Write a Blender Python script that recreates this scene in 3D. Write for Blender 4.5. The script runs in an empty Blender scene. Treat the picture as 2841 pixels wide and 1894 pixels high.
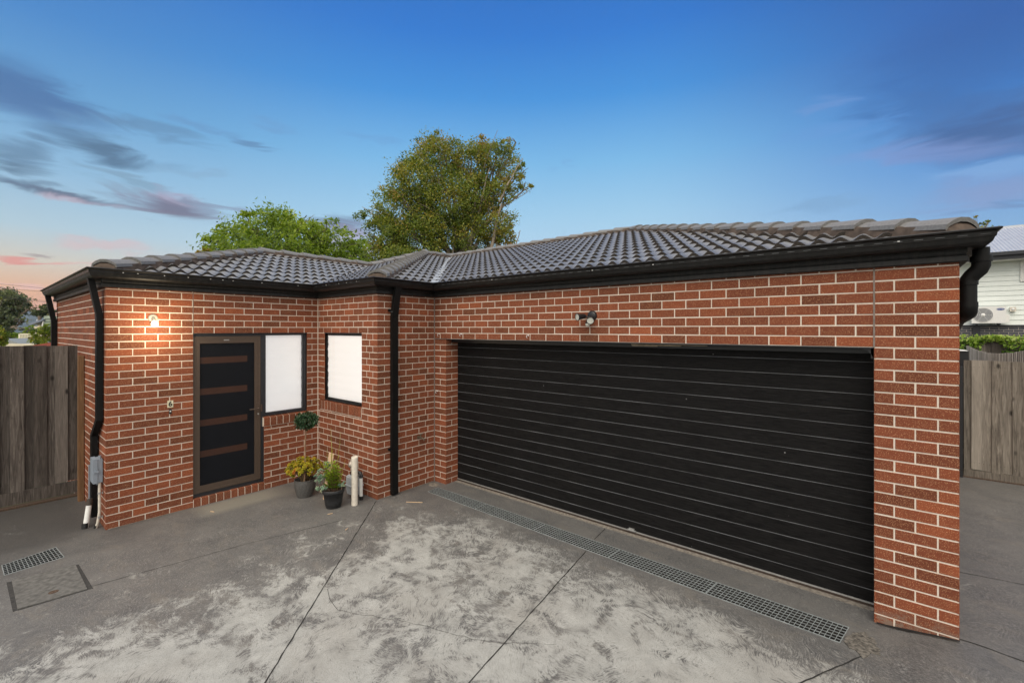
import bpy, math, random
import numpy as np
from mathutils import Vector, Matrix
random.seed(7); RNG = np.random.default_rng(11)
SC = bpy.context.scene
COL = SC.collection
TH = 0.689545; CAM = Vector((6.8275, -1.022, 2.279)); FOC = 1253.28; HY = 913.4
FWD = Vector((-math.sin(TH), math.cos(TH), 0)); RGT = Vector((math.cos(TH), math.sin(TH), 0))
def at(px, py, Z):                       # survey point: where a sight line meets a distance
    return CAM + FWD * Z + RGT * ((px - 1420.5) / FOC * Z) + Vector((0, 0, -(py - HY) / FOC * Z))

# ------------------------------------------------------------------ objects
def tag(o, label=None, cat=None, group=None, kind=None):
    if label: o['label'] = label
    if cat: o['category'] = cat
    if group: o['group'] = group
    if kind: o['kind'] = kind
    return o
def thing(name, label, cat, loc=(0, 0, 0), group=None):
    o = bpy.data.objects.new(name, None); COL.objects.link(o); o.location = loc
    return tag(o, label, cat, group)
class MB:
    """collects geometry in world coordinates; build() links ONE mesh object"""
    def __init__(s): s.v = []; s.f = []; s.m = []; s.t = []; s.sm = []
    def add(s, vs, fs, mi=0, t=0.5, smooth=False):
        b = len(s.v); s.v.extend([tuple(p) for p in vs])
        for f in fs:
            s.f.append(tuple(b + i for i in f)); s.m.append(mi); s.t.append(t); s.sm.append(smooth)
    def quad(s, a, b, c, d, mi=0, t=0.5): s.add([a, b, c, d], [(0, 1, 2, 3)], mi, t)
    def box(s, x0, x1, y0, y1, z0, z1, mi=0, t=0.5):
        s.add([(x0,y0,z0),(x1,y0,z0),(x1,y1,z0),(x0,y1,z0),(x0,y0,z1),(x1,y0,z1),(x1,y1,z1),(x0,y1,z1)],
              [(3,2,1,0),(4,5,6,7),(0,1,5,4),(1,2,6,5),(2,3,7,6),(3,0,4,7)], mi, t)
    def obox(s, c, dx, dy, dz, mi=0, t=0.5):   # oriented box: centre and three half vectors
        c = Vector(c); dx = Vector(dx); dy = Vector(dy); dz = Vector(dz)
        vs = [c + a*dx + b*dy + e*dz for e in (-1, 1) for a, b in ((-1,-1),(1,-1),(1,1),(-1,1))]
        s.add(vs, [(3,2,1,0),(4,5,6,7),(0,1,5,4),(1,2,6,5),(2,3,7,6),(3,0,4,7)], mi, t)
    def tube(s, pts, rads, n=12, mi=0, t=0.5, caps=True, smooth=True):
        pts = [Vector(p) for p in pts]
        if not hasattr(rads, '__len__'): rads = [rads] * len(pts)
        rings = []; ref = None
        for i, p in enumerate(pts):
            d = (pts[min(i+1, len(pts)-1)] - pts[max(i-1, 0)]).normalized()
            if ref is None: ref = Vector((0, 0, 1)) if abs(d.z) < 0.9 else Vector((1, 0, 0))
            a = (ref - d * ref.dot(d)).normalized(); ref = a; b = d.cross(a)
            rings.append([p + (a*math.cos(2*math.pi*k/n) + b*math.sin(2*math.pi*k/n)) * rads[i] for k in range(n)])
        vs = [q for r in rings for q in r]
        fs = [(i*n+k, i*n+(k+1) % n, (i+1)*n+(k+1) % n, (i+1)*n+k) for i in range(len(pts)-1) for k in range(n)]
        s.add(vs, fs, mi, t, smooth)
        if caps: s.add(rings[0], [tuple(range(n))[::-1]], mi, t); s.add(rings[-1], [tuple(range(n))], mi, t)
    def lathe(s, c, prof, n=32, mi=0, t=0.5, axis=None, smooth=True):
        c = Vector(c); ax = Vector(axis).normalized() if axis else Vector((0, 0, 1))
        a = ax.orthogonal().normalized() if axis else Vector((1, 0, 0)); b = ax.cross(a)
        vs = [c + ax*h + (a*math.cos(2*math.pi*k/n) + b*math.sin(2*math.pi*k/n))*r for r, h in prof for k in range(n)]
        fs = [(i*n+k, i*n+(k+1) % n, (i+1)*n+(k+1) % n, (i+1)*n+k) for i in range(len(prof)-1) for k in range(n)]
        s.add(vs, fs, mi, t, smooth)
    def sweep(s, path, prof, mi=0, t=0.5, closed=True, caps=True):
        """profile (offset to the right of the path, z) along a plan polyline with mitres"""
        P = [Vector((p[0], p[1])) for p in path]; N = []
        for i in range(len(P)-1):
            d = (P[i+1]-P[i]).normalized(); N.append(Vector((d.y, -d.x)))
        rings = []
        for i, p in enumerate(P):
            n0 = N[max(i-1, 0)]; n1 = N[min(i, len(N)-1)]
            m = (n0+n1); m = m / (1 + n0.dot(n1))
            rings.append([(p.x + m.x*o, p.y + m.y*o, z) for o, z in prof])
        k = len(prof); vs = [q for r in rings for q in r]
        rng = range(k) if closed else range(k-1)
        s.add(vs, [(i*k+j, (i+1)*k+j, (i+1)*k+(j+1) % k, i*k+(j+1) % k) for i in range(len(P)-1) for j in rng], mi, t)
        if caps and closed: s.add(rings[0], [tuple(range(k))], mi, t); s.add(rings[-1], [tuple(range(k))[::-1]], mi, t)
    def build(s, name, mats, parent=None):
        me = bpy.data.meshes.new(name); mats = mats if isinstance(mats, (list, tuple)) else [mats]
        off = Vector(parent.matrix_world.translation) if parent is not None else Vector((0, 0, 0))
        if parent is not None:
            off = Vector((0, 0, 0)); q = parent
            while q is not None: off += Vector(q.location); q = q.parent
        me.from_pydata([(x-off.x, y-off.y, z-off.z) for x, y, z in s.v], [], s.f)
        for m in mats: me.materials.append(m)
        me.polygons.foreach_set('material_index', s.m)
        me.polygons.foreach_set('use_smooth', s.sm)
        a = me.attributes.new('tint', 'FLOAT', 'FACE'); a.data.foreach_set('value', np.array(s.t, dtype=np.float32))
        me.update()
        o = bpy.data.objects.new(name, me); COL.objects.link(o)
        if parent is not None: o.parent = parent
        return o

# ------------------------------------------------------------------ materials
def srgb(r, g, b): return tuple([((c/255+0.055)/1.055)**2.4 if c > 10 else c/255/12.92 for c in (r, g, b)]) + (1,)
class NT:
    def __init__(s, name):
        s.mat = bpy.data.materials.new(name); s.mat.use_nodes = True
        s.t = s.mat.node_tree; s.t.nodes.clear(); s.out = s.t.nodes.new('ShaderNodeOutputMaterial')
        s.p = s.t.nodes.new('ShaderNodeBsdfPrincipled'); s.t.links.new(s.p.outputs[0], s.out.inputs[0])
    def n(s, typ, **k):
        nd = s.t.nodes.new(typ)
        for a, b in k.items(): setattr(nd, a, b)
        return nd
    def L(s, a, b): s.t.links.new(a, b)
    def inp(s, nd, key, val):
        if hasattr(val, 'is_output'): s.L(val, nd.inputs[key])
        else: nd.inputs[key].default_value = val
    def math(s, op, a, b=0.0, c=None, clamp=False):
        nd = s.n('ShaderNodeMath', operation=op, use_clamp=clamp); s.inp(nd, 0, a); s.inp(nd, 1, b)
        if c is not None: s.inp(nd, 2, c)
        return nd.outputs[0]
    def pos(s, scale=(1, 1, 1)):
        g = s.n('ShaderNodeNewGeometry'); v = s.n('ShaderNodeVectorMath', operation='MULTIPLY')
        s.L(g.outputs['Position'], v.inputs[0]); v.inputs[1].default_value = scale; return v.outputs[0]
    def noise(s, vec, scale, detail=3, rough=0.5, dist=0.0, col=False):
        nd = s.n('ShaderNodeTexNoise'); s.L(vec, nd.inputs['Vector']); nd.inputs['Scale'].default_value = scale
        nd.inputs['Detail'].default_value = detail; nd.inputs['Roughness'].default_value = rough; nd.inputs['Distortion'].default_value = dist
        return nd.outputs['Color' if col else 'Fac']
    def ramp(s, fac, stops, interp='LINEAR'):
        nd = s.n('ShaderNodeValToRGB'); s.L(fac, nd.inputs[0]); cr = nd.color_ramp; cr.interpolation = interp
        while len(cr.elements) < len(stops): cr.elements.new(0.5)
        for e, (p, c) in zip(cr.elements, stops): e.position = p; e.color = c if hasattr(c, '__len__') else (c, c, c, 1)
        return nd.outputs[0]
    def mix(s, fac, a, b, mode='MIX'):
        nd = s.n('ShaderNodeMix', data_type='RGBA', blend_type=mode); s.inp(nd, 0, fac); s.inp(nd, 6, a); s.inp(nd, 7, b); return nd.outputs[2]
    def attr(s, name='tint'): return s.n('ShaderNodeAttribute', attribute_name=name).outputs['Fac']
    def bump(s, h, strength=0.3, dist=0.01):
        nd = s.n('ShaderNodeBump'); s.L(h, nd.inputs['Height']); nd.inputs['Strength'].default_value = strength; nd.inputs['Distance'].default_value = dist
        s.L(nd.outputs[0], s.p.inputs['Normal'])
    def base(s, c): s.inp(s.p, 'Base Color', c)
    def rough(s, r): s.inp(s.p, 'Roughness', r)
def simple(name, c, rough=0.6, metal=0.0, spec=0.5, var=0.12, scale=30, bump=0.0):
    m = NT(name); v = m.pos(); f = m.noise(v, scale, 4)
    c2 = tuple(x*(1-var) for x in c[:3])+(1,); c1 = tuple(min(1, x*(1+var)) for x in c[:3])+(1,)
    m.base(m.ramp(f, [(0.3, c2), (0.7, c1)])); m.rough(rough); m.p.inputs['Metallic'].default_value = metal
    m.p.inputs['Specular IOR Level'].default_value = spec
    if bump: m.bump(f, bump, 0.005)
    return m.mat

def mat_brick():
    m = NT('red brick'); v = m.pos(); t = m.attr()
    base = m.ramp(t, [(0.0, (.140,.042,.018,1)), (0.35, (.205,.057,.026,1)), (0.6, (.258,.069,.030,1)), (1.0, (.36,.094,.036,1))])
    big = m.noise(v, 9, 3); base = m.mix(m.math('MULTIPLY', big, 0.55), base, (.13,.040,.020,1))
    grain = m.noise(v, 260, 3, 0.7)
    base = m.mix(m.ramp(grain, [(0.50, 0.0), (0.66, 0.8)]), base, (.045,.016,.010,1))
    sp = m.n('ShaderNodeTexVoronoi'); m.L(v, sp.inputs['Vector']); sp.inputs['Scale'].default_value = 130
    base = m.mix(m.ramp(sp.outputs['Distance'], [(0.17, 0.9), (0.27, 0.0)]), base, (.62,.36,.20,1))
    sx = m.n('ShaderNodeSeparateXYZ'); m.L(v, sx.inputs[0])
    zz = m.ramp(m.math('ADD', sx.outputs[2], m.math('MULTIPLY', m.noise(v, 7, 4), 0.25)), [(0.16, 0.7), (0.27, 0.0)])
    xx = m.ramp(m.math('MULTIPLY', sx.outputs[0], 0.1), [(0.655, 0.15), (0.68, 1.0)])
    st = m.math('MULTIPLY', m.math('MULTIPLY', zz, xx), m.ramp(m.noise(v, 28, 5, 0.7), [(0.42, 0.0), (0.56, 1.0)]))
    base = m.mix(st, base, (.20,.17,.135,1))
    m.base(base); m.rough(0.82); m.p.inputs['Specular IOR Level'].default_value = 0.3
    m.bump(m.math('ADD', grain, m.noise(v, 60, 3)), 0.35, 0.003); return m.mat
def mat_mortar():
    m = NT('cream mortar'); v = m.pos(); f = m.noise(v, 120, 4, 0.7)
    b = m.ramp(f, [(0.3, (.52,.45,.375,1)), (0.6, (.72,.64,.55,1))])
    b = m.mix(m.ramp(m.noise(v, 5, 3), [(0.45, 0.0), (0.75, 0.45)]), b, (.42,.34,.27,1))
    m.base(b); m.rough(0.9); m.bump(f, 0.4, 0.003); return m.mat
def mat_tile():
    m = NT('grey concrete roof tile'); v = m.pos(); t = m.attr()
    f = m.noise(v, 90, 3, 0.7); g = m.noise(v, 3.0, 3)
    b = m.ramp(f, [(0.3, (.150,.154,.158,1)), (0.7, (.235,.240,.245,1))])
    b = m.mix(m.math('MULTIPLY', g, 0.35), b, (.13,.125,.122,1))
    b = m.mix(m.math('MULTIPLY', t, 0.5), b, (.25,.255,.26,1))
    m.base(b); m.rough(0.42); m.p.inputs['Specular IOR Level'].default_value = 0.65; m.bump(f, 0.25, 0.003); return m.mat
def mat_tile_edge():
    m = NT('weathered shadowed tile edge'); v = m.pos(); f = m.noise(v, 120, 3, 0.7)
    m.base(m.ramp(f, [(0.35, (.007,.006,.005,1)), (0.8, (.050,.038,.029,1))])); m.rough(0.95); return m.mat  # near-black puts the shadow under each course into the colour
def mat_concrete():
    m = NT('painted brushed concrete'); v = m.pos(); sx = m.n('ShaderNodeSeparateXYZ'); m.L(v, sx.inputs[0]); X = sx.outputs[0]; Y = sx.outputs[1]
    def edge(c, lo, hi):   # 0..1 between lo and hi
        nd = m.n('ShaderNodeMapRange', clamp=True); m.inp(nd, 0, c); nd.inputs[1].default_value = lo; nd.inputs[2].default_value = hi
        return nd.outputs[0]
    big = m.noise(v, 1.15, 4, 0.6, 0.4); mid = m.noise(v, 3.6, 4, 0.62, 1.2)
    # worn area of the yard: everything inside x 2.3..6.6, y < 2.7
    Xn = m.math('ADD', X, m.math('MULTIPLY', m.math('SUBTRACT', big, 0.5), 1.7)); Yn = m.math('ADD', Y, m.math('MULTIPLY', m.math('SUBTRACT', mid, 0.5), 1.0))
    zone = m.math('MULTIPLY', edge(Xn, 1.55, 3.1), m.math('MULTIPLY', edge(Yn, 3.30, 2.55), edge(Xn, 7.9, 6.2)))
    # broom swirls: short arcs round a random centre in every sweep of the brush
    warp = m.noise(v, 2.3, 2, 0.5, 0.0, True); wv = m.n('ShaderNodeVectorMath', operation='MULTIPLY_ADD')
    m.L(warp, wv.inputs[0]); wv.inputs[1].default_value = (.45, .45, 0); m.L(m.pos((1, 1, 0)), wv.inputs[2])
    vc = m.n('ShaderNodeTexVoronoi', voronoi_dimensions='2D'); m.L(wv.outputs[0], vc.inputs['Vector']); vc.inputs['Scale'].default_value = 2.6; vc.inputs['Randomness'].default_value = 1
    of = m.n('ShaderNodeVectorMath', operation='MULTIPLY_ADD'); m.L(vc.outputs['Color'], of.inputs[0]); of.inputs[1].default_value = (.9, .9, 0); m.L(vc.outputs['Position'], of.inputs[2])
    q = m.n('ShaderNodeVectorMath', operation='SUBTRACT'); m.L(wv.outputs[0], q.inputs[0]); m.L(of.outputs[0], q.inputs[1])
    sq = m.n('ShaderNodeSeparateXYZ'); m.L(q.outputs[0], sq.inputs[0]); ln = m.n('ShaderNodeVectorMath', operation='LENGTH'); m.L(q.outputs[0], ln.inputs[0])
    cv = m.n('ShaderNodeCombineXYZ'); m.L(m.math('MULTIPLY', ln.outputs['Value'], 145), cv.inputs[0]); m.L(m.math('MULTIPLY', m.math('ARCTAN2', sq.outputs[1], sq.outputs[0]), 15), cv.inputs[1])
    broom = m.noise(cv.outputs[0], 1.0, 3, 0.6, 0.8); fine = m.noise(v, 150, 4, 0.75)
    def c0(x, k): return m.math('MULTIPLY', m.math('SUBTRACT', x, 0.5), k)
    mid2 = m.noise(m.pos((1, 1.3, 1)), 7.5, 4, 0.65, 1.0)
    w = m.math('ADD', m.math('ADD', c0(mid, 1.6), c0(mid2, .8)), m.math('ADD', c0(big, .8), c0(fine, .7)))
    w = m.math('ADD', m.math('ADD', w, c0(broom, 1.5)), m.math('MULTIPLY_ADD', zone, .64, -.50))
    worn = m.ramp(m.math('ADD', w, .5), [(0.385, 0.0), (0.65, 1.0)])
    dark = m.ramp(m.noise(v, 2.2, 5, 0.65), [(0.3, (.052,.053,.056,1)), (0.7, (.130,.126,.119,1))])
    dark = m.mix(m.ramp(m.noise(m.pos((1, 2.2, 1)), 2.6, 6, 0.7, 0.8), [(0.52, 0.0), (0.72, 0.6)]), dark, (.17,.152,.125,1))
    dark = m.mix(m.ramp(broom, [(0.45, 0.0), (0.64, 0.65)]), dark, (.175,.172,.165,1))
    scr = m.noise(m.pos((1, 2.6, 1)), 42, 4, 0.7, 0.6); sc2 = m.noise(v, 1.7, 3, 0.6)
    dark = m.mix(m.math('MULTIPLY', m.ramp(scr, [(0.54, 0.0), (0.66, 0.85)]), m.ramp(sc2, [(0.35, 0.25), (0.62, 1.0)])), dark, (.25,.245,.23,1))
    # small scuffs and lint
    vo = m.n('ShaderNodeTexVoronoi'); m.L(m.pos((1, 1.7, 1)), vo.inputs['Vector']); vo.inputs['Scale'].default_value = 7
    dark = m.mix(m.ramp(vo.outputs['Distance'], [(0.025, 0.8), (0.05, 0.0)]), dark, (.45,.43,.40,1))
    # dirty wet corner by the left fence and bleached patch at the door step
    dl = m.math('MULTIPLY', edge(Xn, 0.9, -0.3), edge(Y, 0.5, -0.2)); dark = m.mix(m.math('MULTIPLY', dl, 0.75), dark, (.028,.026,.025,1))
    ds = m.math('MULTIPLY', m.math('MULTIPLY', edge(X, 0.52, 0.36), edge(X, 0.0, 0.1)), m.math('MULTIPLY', edge(Y, 0.75, 0.95), edge(Y, 2.0, 1.6)))
    dark = m.mix(m.math('MULTIPLY', ds, 0.8), dark, (.24,.225,.185,1))
    light = m.ramp(m.noise(v, 4, 5, 0.7), [(0.3, (.285,.289,.274,1)), (0.7, (.405,.41,.39,1))])
    light = m.mix(m.ramp(broom, [(0.50, 0.0), (0.70, 0.5)]), light, (.19,.182,.162,1))
    light = m.mix(m.ramp(fine, [(0.52, 0.0), (0.66, 0.7)]), light, (.12,.115,.105,1))
    dark = m.mix(m.ramp(fine, [(0.50, 0.0), (0.68, 0.65)]), dark, (.19,.185,.175,1)); dark = m.mix(m.ramp(fine, [(0.34, 0.6), (0.46, 0.0)]), dark, (.03,.03,.031,1))
    light = m.mix(m.ramp(m.noise(v, 0.9, 3), [(0.5, 0.0), (0.7, 0.35)]), light, (.22,.195,.165,1))
    m.base(m.mix(worn, dark, light)); m.rough(m.mix(worn, (.55,)*3+(1,), (.85,)*3+(1,)))
    m.bump(m.math('ADD', broom, m.math('MULTIPLY', fine, 0.6)), 0.28, 0.006); return m.mat
def mat_wood(name, c1, c2, c3, sc=1.0):
    m = NT(name); v = m.pos((1, 1, 0.07)); t = m.attr(); g = m.n('ShaderNodeNewGeometry')
    off = m.n('ShaderNodeVectorMath', operation='MULTIPLY_ADD'); cb = m.n('ShaderNodeCombineXYZ')
    m.L(t, cb.inputs[0]); m.L(t, cb.inputs[1]); m.L(t, cb.inputs[2]); m.L(cb.outputs[0], off.inputs[0]); off.inputs[1].default_value = (17, 31, 13); m.L(v, off.inputs[2])
    f = m.noise(off.outputs[0], 38*sc, 5, 0.65, 1.2); f2 = m.noise(off.outputs[0], 9*sc, 3, 0.6, 1.0)
    b = m.ramp(f, [(0.3, c1), (0.55, c2), (0.75, c3)])
    b = m.mix(m.ramp(t, [(0.0, 0.75), (0.6, 0.0)]), b, c1); b = m.mix(m.ramp(t, [(0.55, 0.0), (1.0, 0.55)]), b, c3); b = m.mix(m.ramp(f2, [(0.5, 0.0), (0.8, 0.7)]), b, c1)
    kv = m.pos((1, 1, 0.55)); o2 = m.n('ShaderNodeVectorMath', operation='ADD'); m.L(kv, o2.inputs[0]); m.L(cb.outputs[0], o2.inputs[1])
    k = m.n('ShaderNodeTexVoronoi'); m.L(o2.outputs[0], k.inputs['Vector']); k.inputs['Scale'].default_value = 4.6
    b = m.mix(m.ramp(k.outputs['Distance'], [(0.05, 0.9), (0.13, 0.0)]), b, tuple(x*0.35 for x in c1[:3])+(1,))
    m.base(b); m.rough(0.85); m.p.inputs['Specular IOR Level'].default_value = 0.25; m.bump(f, 0.5, 0.004); return m.mat
def mat_black(name, c=(.008,.008,.008,1), rough=0.30, streak=0.22, spec=0.35):
    m = NT(name); v = m.pos((6, 6, 1.2)); f = m.noise(v, 5, 5, 0.7)
    m.base(m.mix(m.math('MULTIPLY', m.ramp(f, [(0.45, 0.0), (0.8, 1.0)]), streak), c, (.075,.07,.066,1)))
    m.rough(m.ramp(f, [(0.3, rough), (0.8, rough+0.3)])); m.p.inputs['Specular IOR Level'].default_value = spec; return m.mat
def mat_garage():
    m = NT('black woodgrain steel'); v = m.pos((0.09, 1, 1)); f = m.noise(v, 70, 5, 0.7, 1.5); g = m.noise(m.pos(), 1.3, 3)
    b = m.ramp(f, [(0.35, (.0022,.0022,.0024,1)), (0.72, (.020,.019,.0185,1))]); b = m.mix(m.math('MULTIPLY', g, 0.5), b, (.010,.010,.011,1))
    d = m.n('ShaderNodeTexVoronoi'); m.L(m.pos(), d.inputs['Vector']); d.inputs['Scale'].default_value = 3.1
    b = m.mix(m.ramp(d.outputs['Distance'], [(0.012, 0.6), (0.022, 0.0)]), b, (.4,.4,.4,1))
    m.base(b); m.rough(0.5); m.p.inputs['Specular IOR Level'].default_value = 0.09; m.bump(f, 0.5, 0.003); return m.mat
def mat_leaf(name, cols, transl=0.35, rough=0.5):
    m = NT(name); t = m.attr(); n = len(cols)
    b = m.ramp(t, [(i/(n-1), c+(1,)) for i, c in enumerate(cols)])
    m.base(b); m.rough(rough); m.p.inputs['Specular IOR Level'].default_value = 0.35
    tr = m.n('ShaderNodeBsdfTranslucent'); m.L(m.mix(1.0, b, (1.35, 1.45, .75, 1), 'MULTIPLY'), tr.inputs[0])
    ms = m.n('ShaderNodeMixShader'); ms.inputs[0].default_value = transl
    m.L(m.p.outputs[0], ms.inputs[1]); m.L(tr.outputs[0], ms.inputs[2]); m.L(ms.outputs[0], m.out.inputs[0]); return m.mat
def mat_screen():
    m = NT('dark security mesh'); v = m.pos(); f = m.noise(v, 500, 2)
    m.base(m.ramp(f, [(0.3, (.008,.009,.012,1)), (0.7, (.018,.020,.025,1))])); m.rough(0.6); m.p.inputs['Specular IOR Level'].default_value = .15; tr = m.n('ShaderNodeBsdfTransparent')
    ms = m.n('ShaderNodeMixShader'); ms.inputs[0].default_value = 0.42; m.L(m.p.outputs[0], ms.inputs[1]); m.L(tr.outputs[0], ms.inputs[2]); m.L(ms.outputs[0], m.out.inputs[0]); return m.mat
def mat_glass():
    m = NT('window glass'); tr = m.n('ShaderNodeBsdfTransparent'); gl = m.n('ShaderNodeBsdfGlossy'); gl.inputs['Roughness'].default_value = 0.03
    fr = m.n('ShaderNodeFresnel'); fr.inputs[0].default_value = 1.45; ms = m.n('ShaderNodeMixShader')
    m.L(fr.outputs[0], ms.inputs[0]); m.L(tr.outputs[0], ms.inputs[1]); m.L(gl.outputs[0], ms.inputs[2]); m.L(ms.outputs[0], m.out.inputs[0]); return m.mat
def mat_emit(name, c, s):
    m = NT(name); e = m.n('ShaderNodeEmission'); e.inputs[0].default_value = c; e.inputs[1].default_value = s; m.L(e.outputs[0], m.out.inputs[0]); return m.mat

def glow_blind():   # blind given some emission of its own to look whiter
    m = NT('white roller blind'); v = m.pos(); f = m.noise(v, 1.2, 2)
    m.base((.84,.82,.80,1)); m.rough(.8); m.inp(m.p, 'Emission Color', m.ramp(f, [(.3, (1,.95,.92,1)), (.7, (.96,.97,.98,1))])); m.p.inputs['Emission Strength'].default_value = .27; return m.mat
M = dict(pitgap=simple('silted gap', (.036,.035,.034,1), .95, var=.4, scale=40), lbase=simple('ivory plastic', (.30,.29,.25,1), .5, var=.05), picket=mat_wood('silver grey pickets', (.17,.155,.135,1), (.33,.305,.27,1), (.46,.43,.39,1)), brick=mat_brick(), mortar=mat_mortar(), tile=mat_tile(), edge=mat_tile_edge(), conc=mat_concrete(), garage=mat_garage(),
    cap=simple('ridge cap grey', (.165,.163,.160,1), .6, var=.2, scale=60, bump=.3), bed=simple('brown pointing', (.085,.062,.048,1), .95, var=.35, scale=14, bump=.3),
    black=mat_black('black gutter paint'), fascia=mat_black('weathered black fascia', (.010,.0105,.0105,1), .4, .45, .3), pipe=mat_black('black pvc', (.005,.005,.005,1), .42, .06, .22),
    line=simple('pale seam highlight', (.16,.168,.178,1), .5, var=.65, scale=2.2), seam=simple('control joint sealant', (.20,.165,.145,1), .9, var=.2, scale=40),  # line: highlight colour, reflected sky painted in
    cjoint=simple('saw cut', (.02,.019,.018,1), .95), bronze=simple('bronze aluminium', (.098,.070,.053,1), .42, .3, var=.06), grey=simple('charcoal aluminium', (.030,.032,.038,1), .4, .2, var=.08),
    screen=mat_screen(), inner=simple('dark inner door', (.008,.009,.012,1), .7, spec=.1), strip=simple('amber glazing', (.27,.105,.048,1), .5, var=.1),
    glass=mat_glass(), blind=glow_blind(), steel=simple('galvanised steel', (.30,.33,.335,1), .5, .3, var=.25, scale=20),
    alu=simple('aluminium', (.45,.45,.44,1), .4, .6), pit=simple('black hollow', (.008,.008,.008,1), 1), dirt=simple('bark litter', (.07,.045,.03,1), .95, var=.6, scale=90, bump=.5),
    soil=simple('dry soil', (.10,.08,.055,1), .95, var=.4, scale=3, bump=.3), patch=simple('rough mortar patch', (.20,.178,.150,1), .95, var=.4, scale=35, bump=.6),
    white=simple('white plastic', (.72,.72,.70,1), .45, var=.05), cream=simple('cream pvc', (.62,.57,.49,1), .55, var=.12, scale=25), boxgrey=simple('grey plastic enclosure', (.24,.28,.33,1), .5, var=.06),
    wood=mat_wood('grey weathered pine', (.036,.030,.026,1), (.140,.121,.106,1), (.26,.232,.205,1)), wood2=mat_wood('pale weathered pine', (.070,.060,.050,1), (.215,.188,.157,1), (.36,.325,.28,1)),
    newwood=mat_wood('amber pine post', (.075,.042,.022,1), (.17,.095,.048,1), (.30,.17,.085,1)), stake=simple('raw pine', (.60,.42,.26,1), .7, var=.15, scale=40),
    pot=simple('grey woven pot', (.085,.082,.078,1), .6, var=.2, scale=60), potb=simple('black plastic pot', (.018,.019,.021,1), .45, var=.1), soilp=simple('potting mix', (.035,.024,.017,1), .95, var=.4, scale=120),
    pebble=simple('meter grey', (.40,.43,.46,1), .5, var=.08), brass=simple('old brass', (.19,.165,.12,1), .4, .7, var=.3, scale=60), bark=simple('grey brown bark', (.17,.135,.10,1), .9, var=.35, scale=25, bump=.4),
    barkp=simple('pale smooth bark', (.27,.225,.175,1), .85, var=.25, scale=14), bulb=mat_emit('lit bulb', (1, .86, .60, 1), 9), plate=simple('cream plate', (.62,.58,.42,1), .5), ink=simple('black ink', (.01,.01,.01,1), .5),
    wb=simple('pale weatherboard', (.74,.79,.76,1), .55, var=.03, scale=4), zinc=simple('pale steel roofing', (.48,.50,.53,1), .4, .3, var=.08, scale=3), dbrick=simple('charcoal brick', (.055,.06,.075,1), .8, var=.3),
    blue=simple('blue badge', (.02,.06,.25,1), .4), rust=simple('red tiled roof', (.27,.065,.045,1), .8, var=.3), ctrim=simple('cream render', (.62,.56,.42,1), .8, var=.06),
    gtile=simple('mossy green tile', (.30,.36,.29,1), .8, var=.4, scale=2), lens=simple('frosted lamp glass', (.62,.64,.58,1), .25), lampb=simple('black lamp housing', (.013,.014,.016,1), .4, var=.1), wire=simple('cable', (.02,.02,.02,1), .6))

# ------------------------------------------------------------------ ground
def gz(x, y):   # gentle rise past the right-hand pillar
    k = min(1, max(0, (x - 6.75) / 0.55)); k = k*k*(3-2*k); return 0.06*k*min(1, max(0, (y-1.5)/1.8))
def build_ground():
    import bmesh
    xs = [-1.8, -1.2, -.6, 0, .6, 1.2, 1.8, 2.4, 3, 3.6, 4.2, 4.8, 5.4, 6, 6.5, 6.75, 6.85, 6.95, 7.05, 7.15, 7.25, 7.3, 7.8, 8.5, 10, 12, 14]
    ys = [-6, -4, -3, -2, -1.4, -.7, 0, .6, 1.2, 1.5, 1.8, 2.1, 2.4, 2.7, 3.0, 3.3, 3.6, 4, 5, 6, 7, 8.75]
    bm = bmesh.new(); V = {}
    for i, x in enumerate(xs):
        for j, y in enumerate(ys): V[i, j] = bm.verts.new((x, y, gz(x, y)))
    for i in range(len(xs)-1):
        for j in range(len(ys)-1): bm.faces.new((V[i,j], V[i+1,j], V[i+1,j+1], V[i,j+1]))
    holes = [[(1.873,3.126),(6.577,3.033),(6.617,3.283),(1.861,3.323)], [(.142,-.412),(.249,-.791),(.528,-.785),(.492,-.385)][::-1]]
    def inside(p, poly):
        return all(((poly[(k+1) % 4][0]-poly[k][0])*(p.y-poly[k][1]) - (poly[(k+1) % 4][1]-poly[k][1])*(p.x-poly[k][0])) > 0 for k in range(4))
    for h in holes:
        a = sum((h[k][0]*h[(k+1) % 4][1]-h[(k+1) % 4][0]*h[k][1]) for k in range(4))
        if a < 0: h.reverse()
        for k in range(4):
            p = Vector((*h[k], 0)); q = Vector((*h[(k+1) % 4], 0)); d = q-p; n = Vector((d.y, -d.x, 0)).normalized()
            g = bm.verts[:] + bm.edges[:] + bm.faces[:]; bmesh.ops.bisect_plane(bm, geom=g, plane_co=p, plane_no=n)
        bm.faces.ensure_lookup_table()
        bmesh.ops.delete(bm, geom=[f for f in bm.faces if inside(f.calc_center_median(), h)], context='FACES')
    # the earth outside the slab: goes on to the horizon, dropping to the valley on the left
    me = bpy.data.meshes.new('driveway'); bm.to_mesh(me); bm.free(); me.materials.append(M['conc'])
    o = bpy.data.objects.new('driveway', me); COL.objects.link(o); tag(o, kind='structure')
    return holes
HOLES = build_ground()
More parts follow.
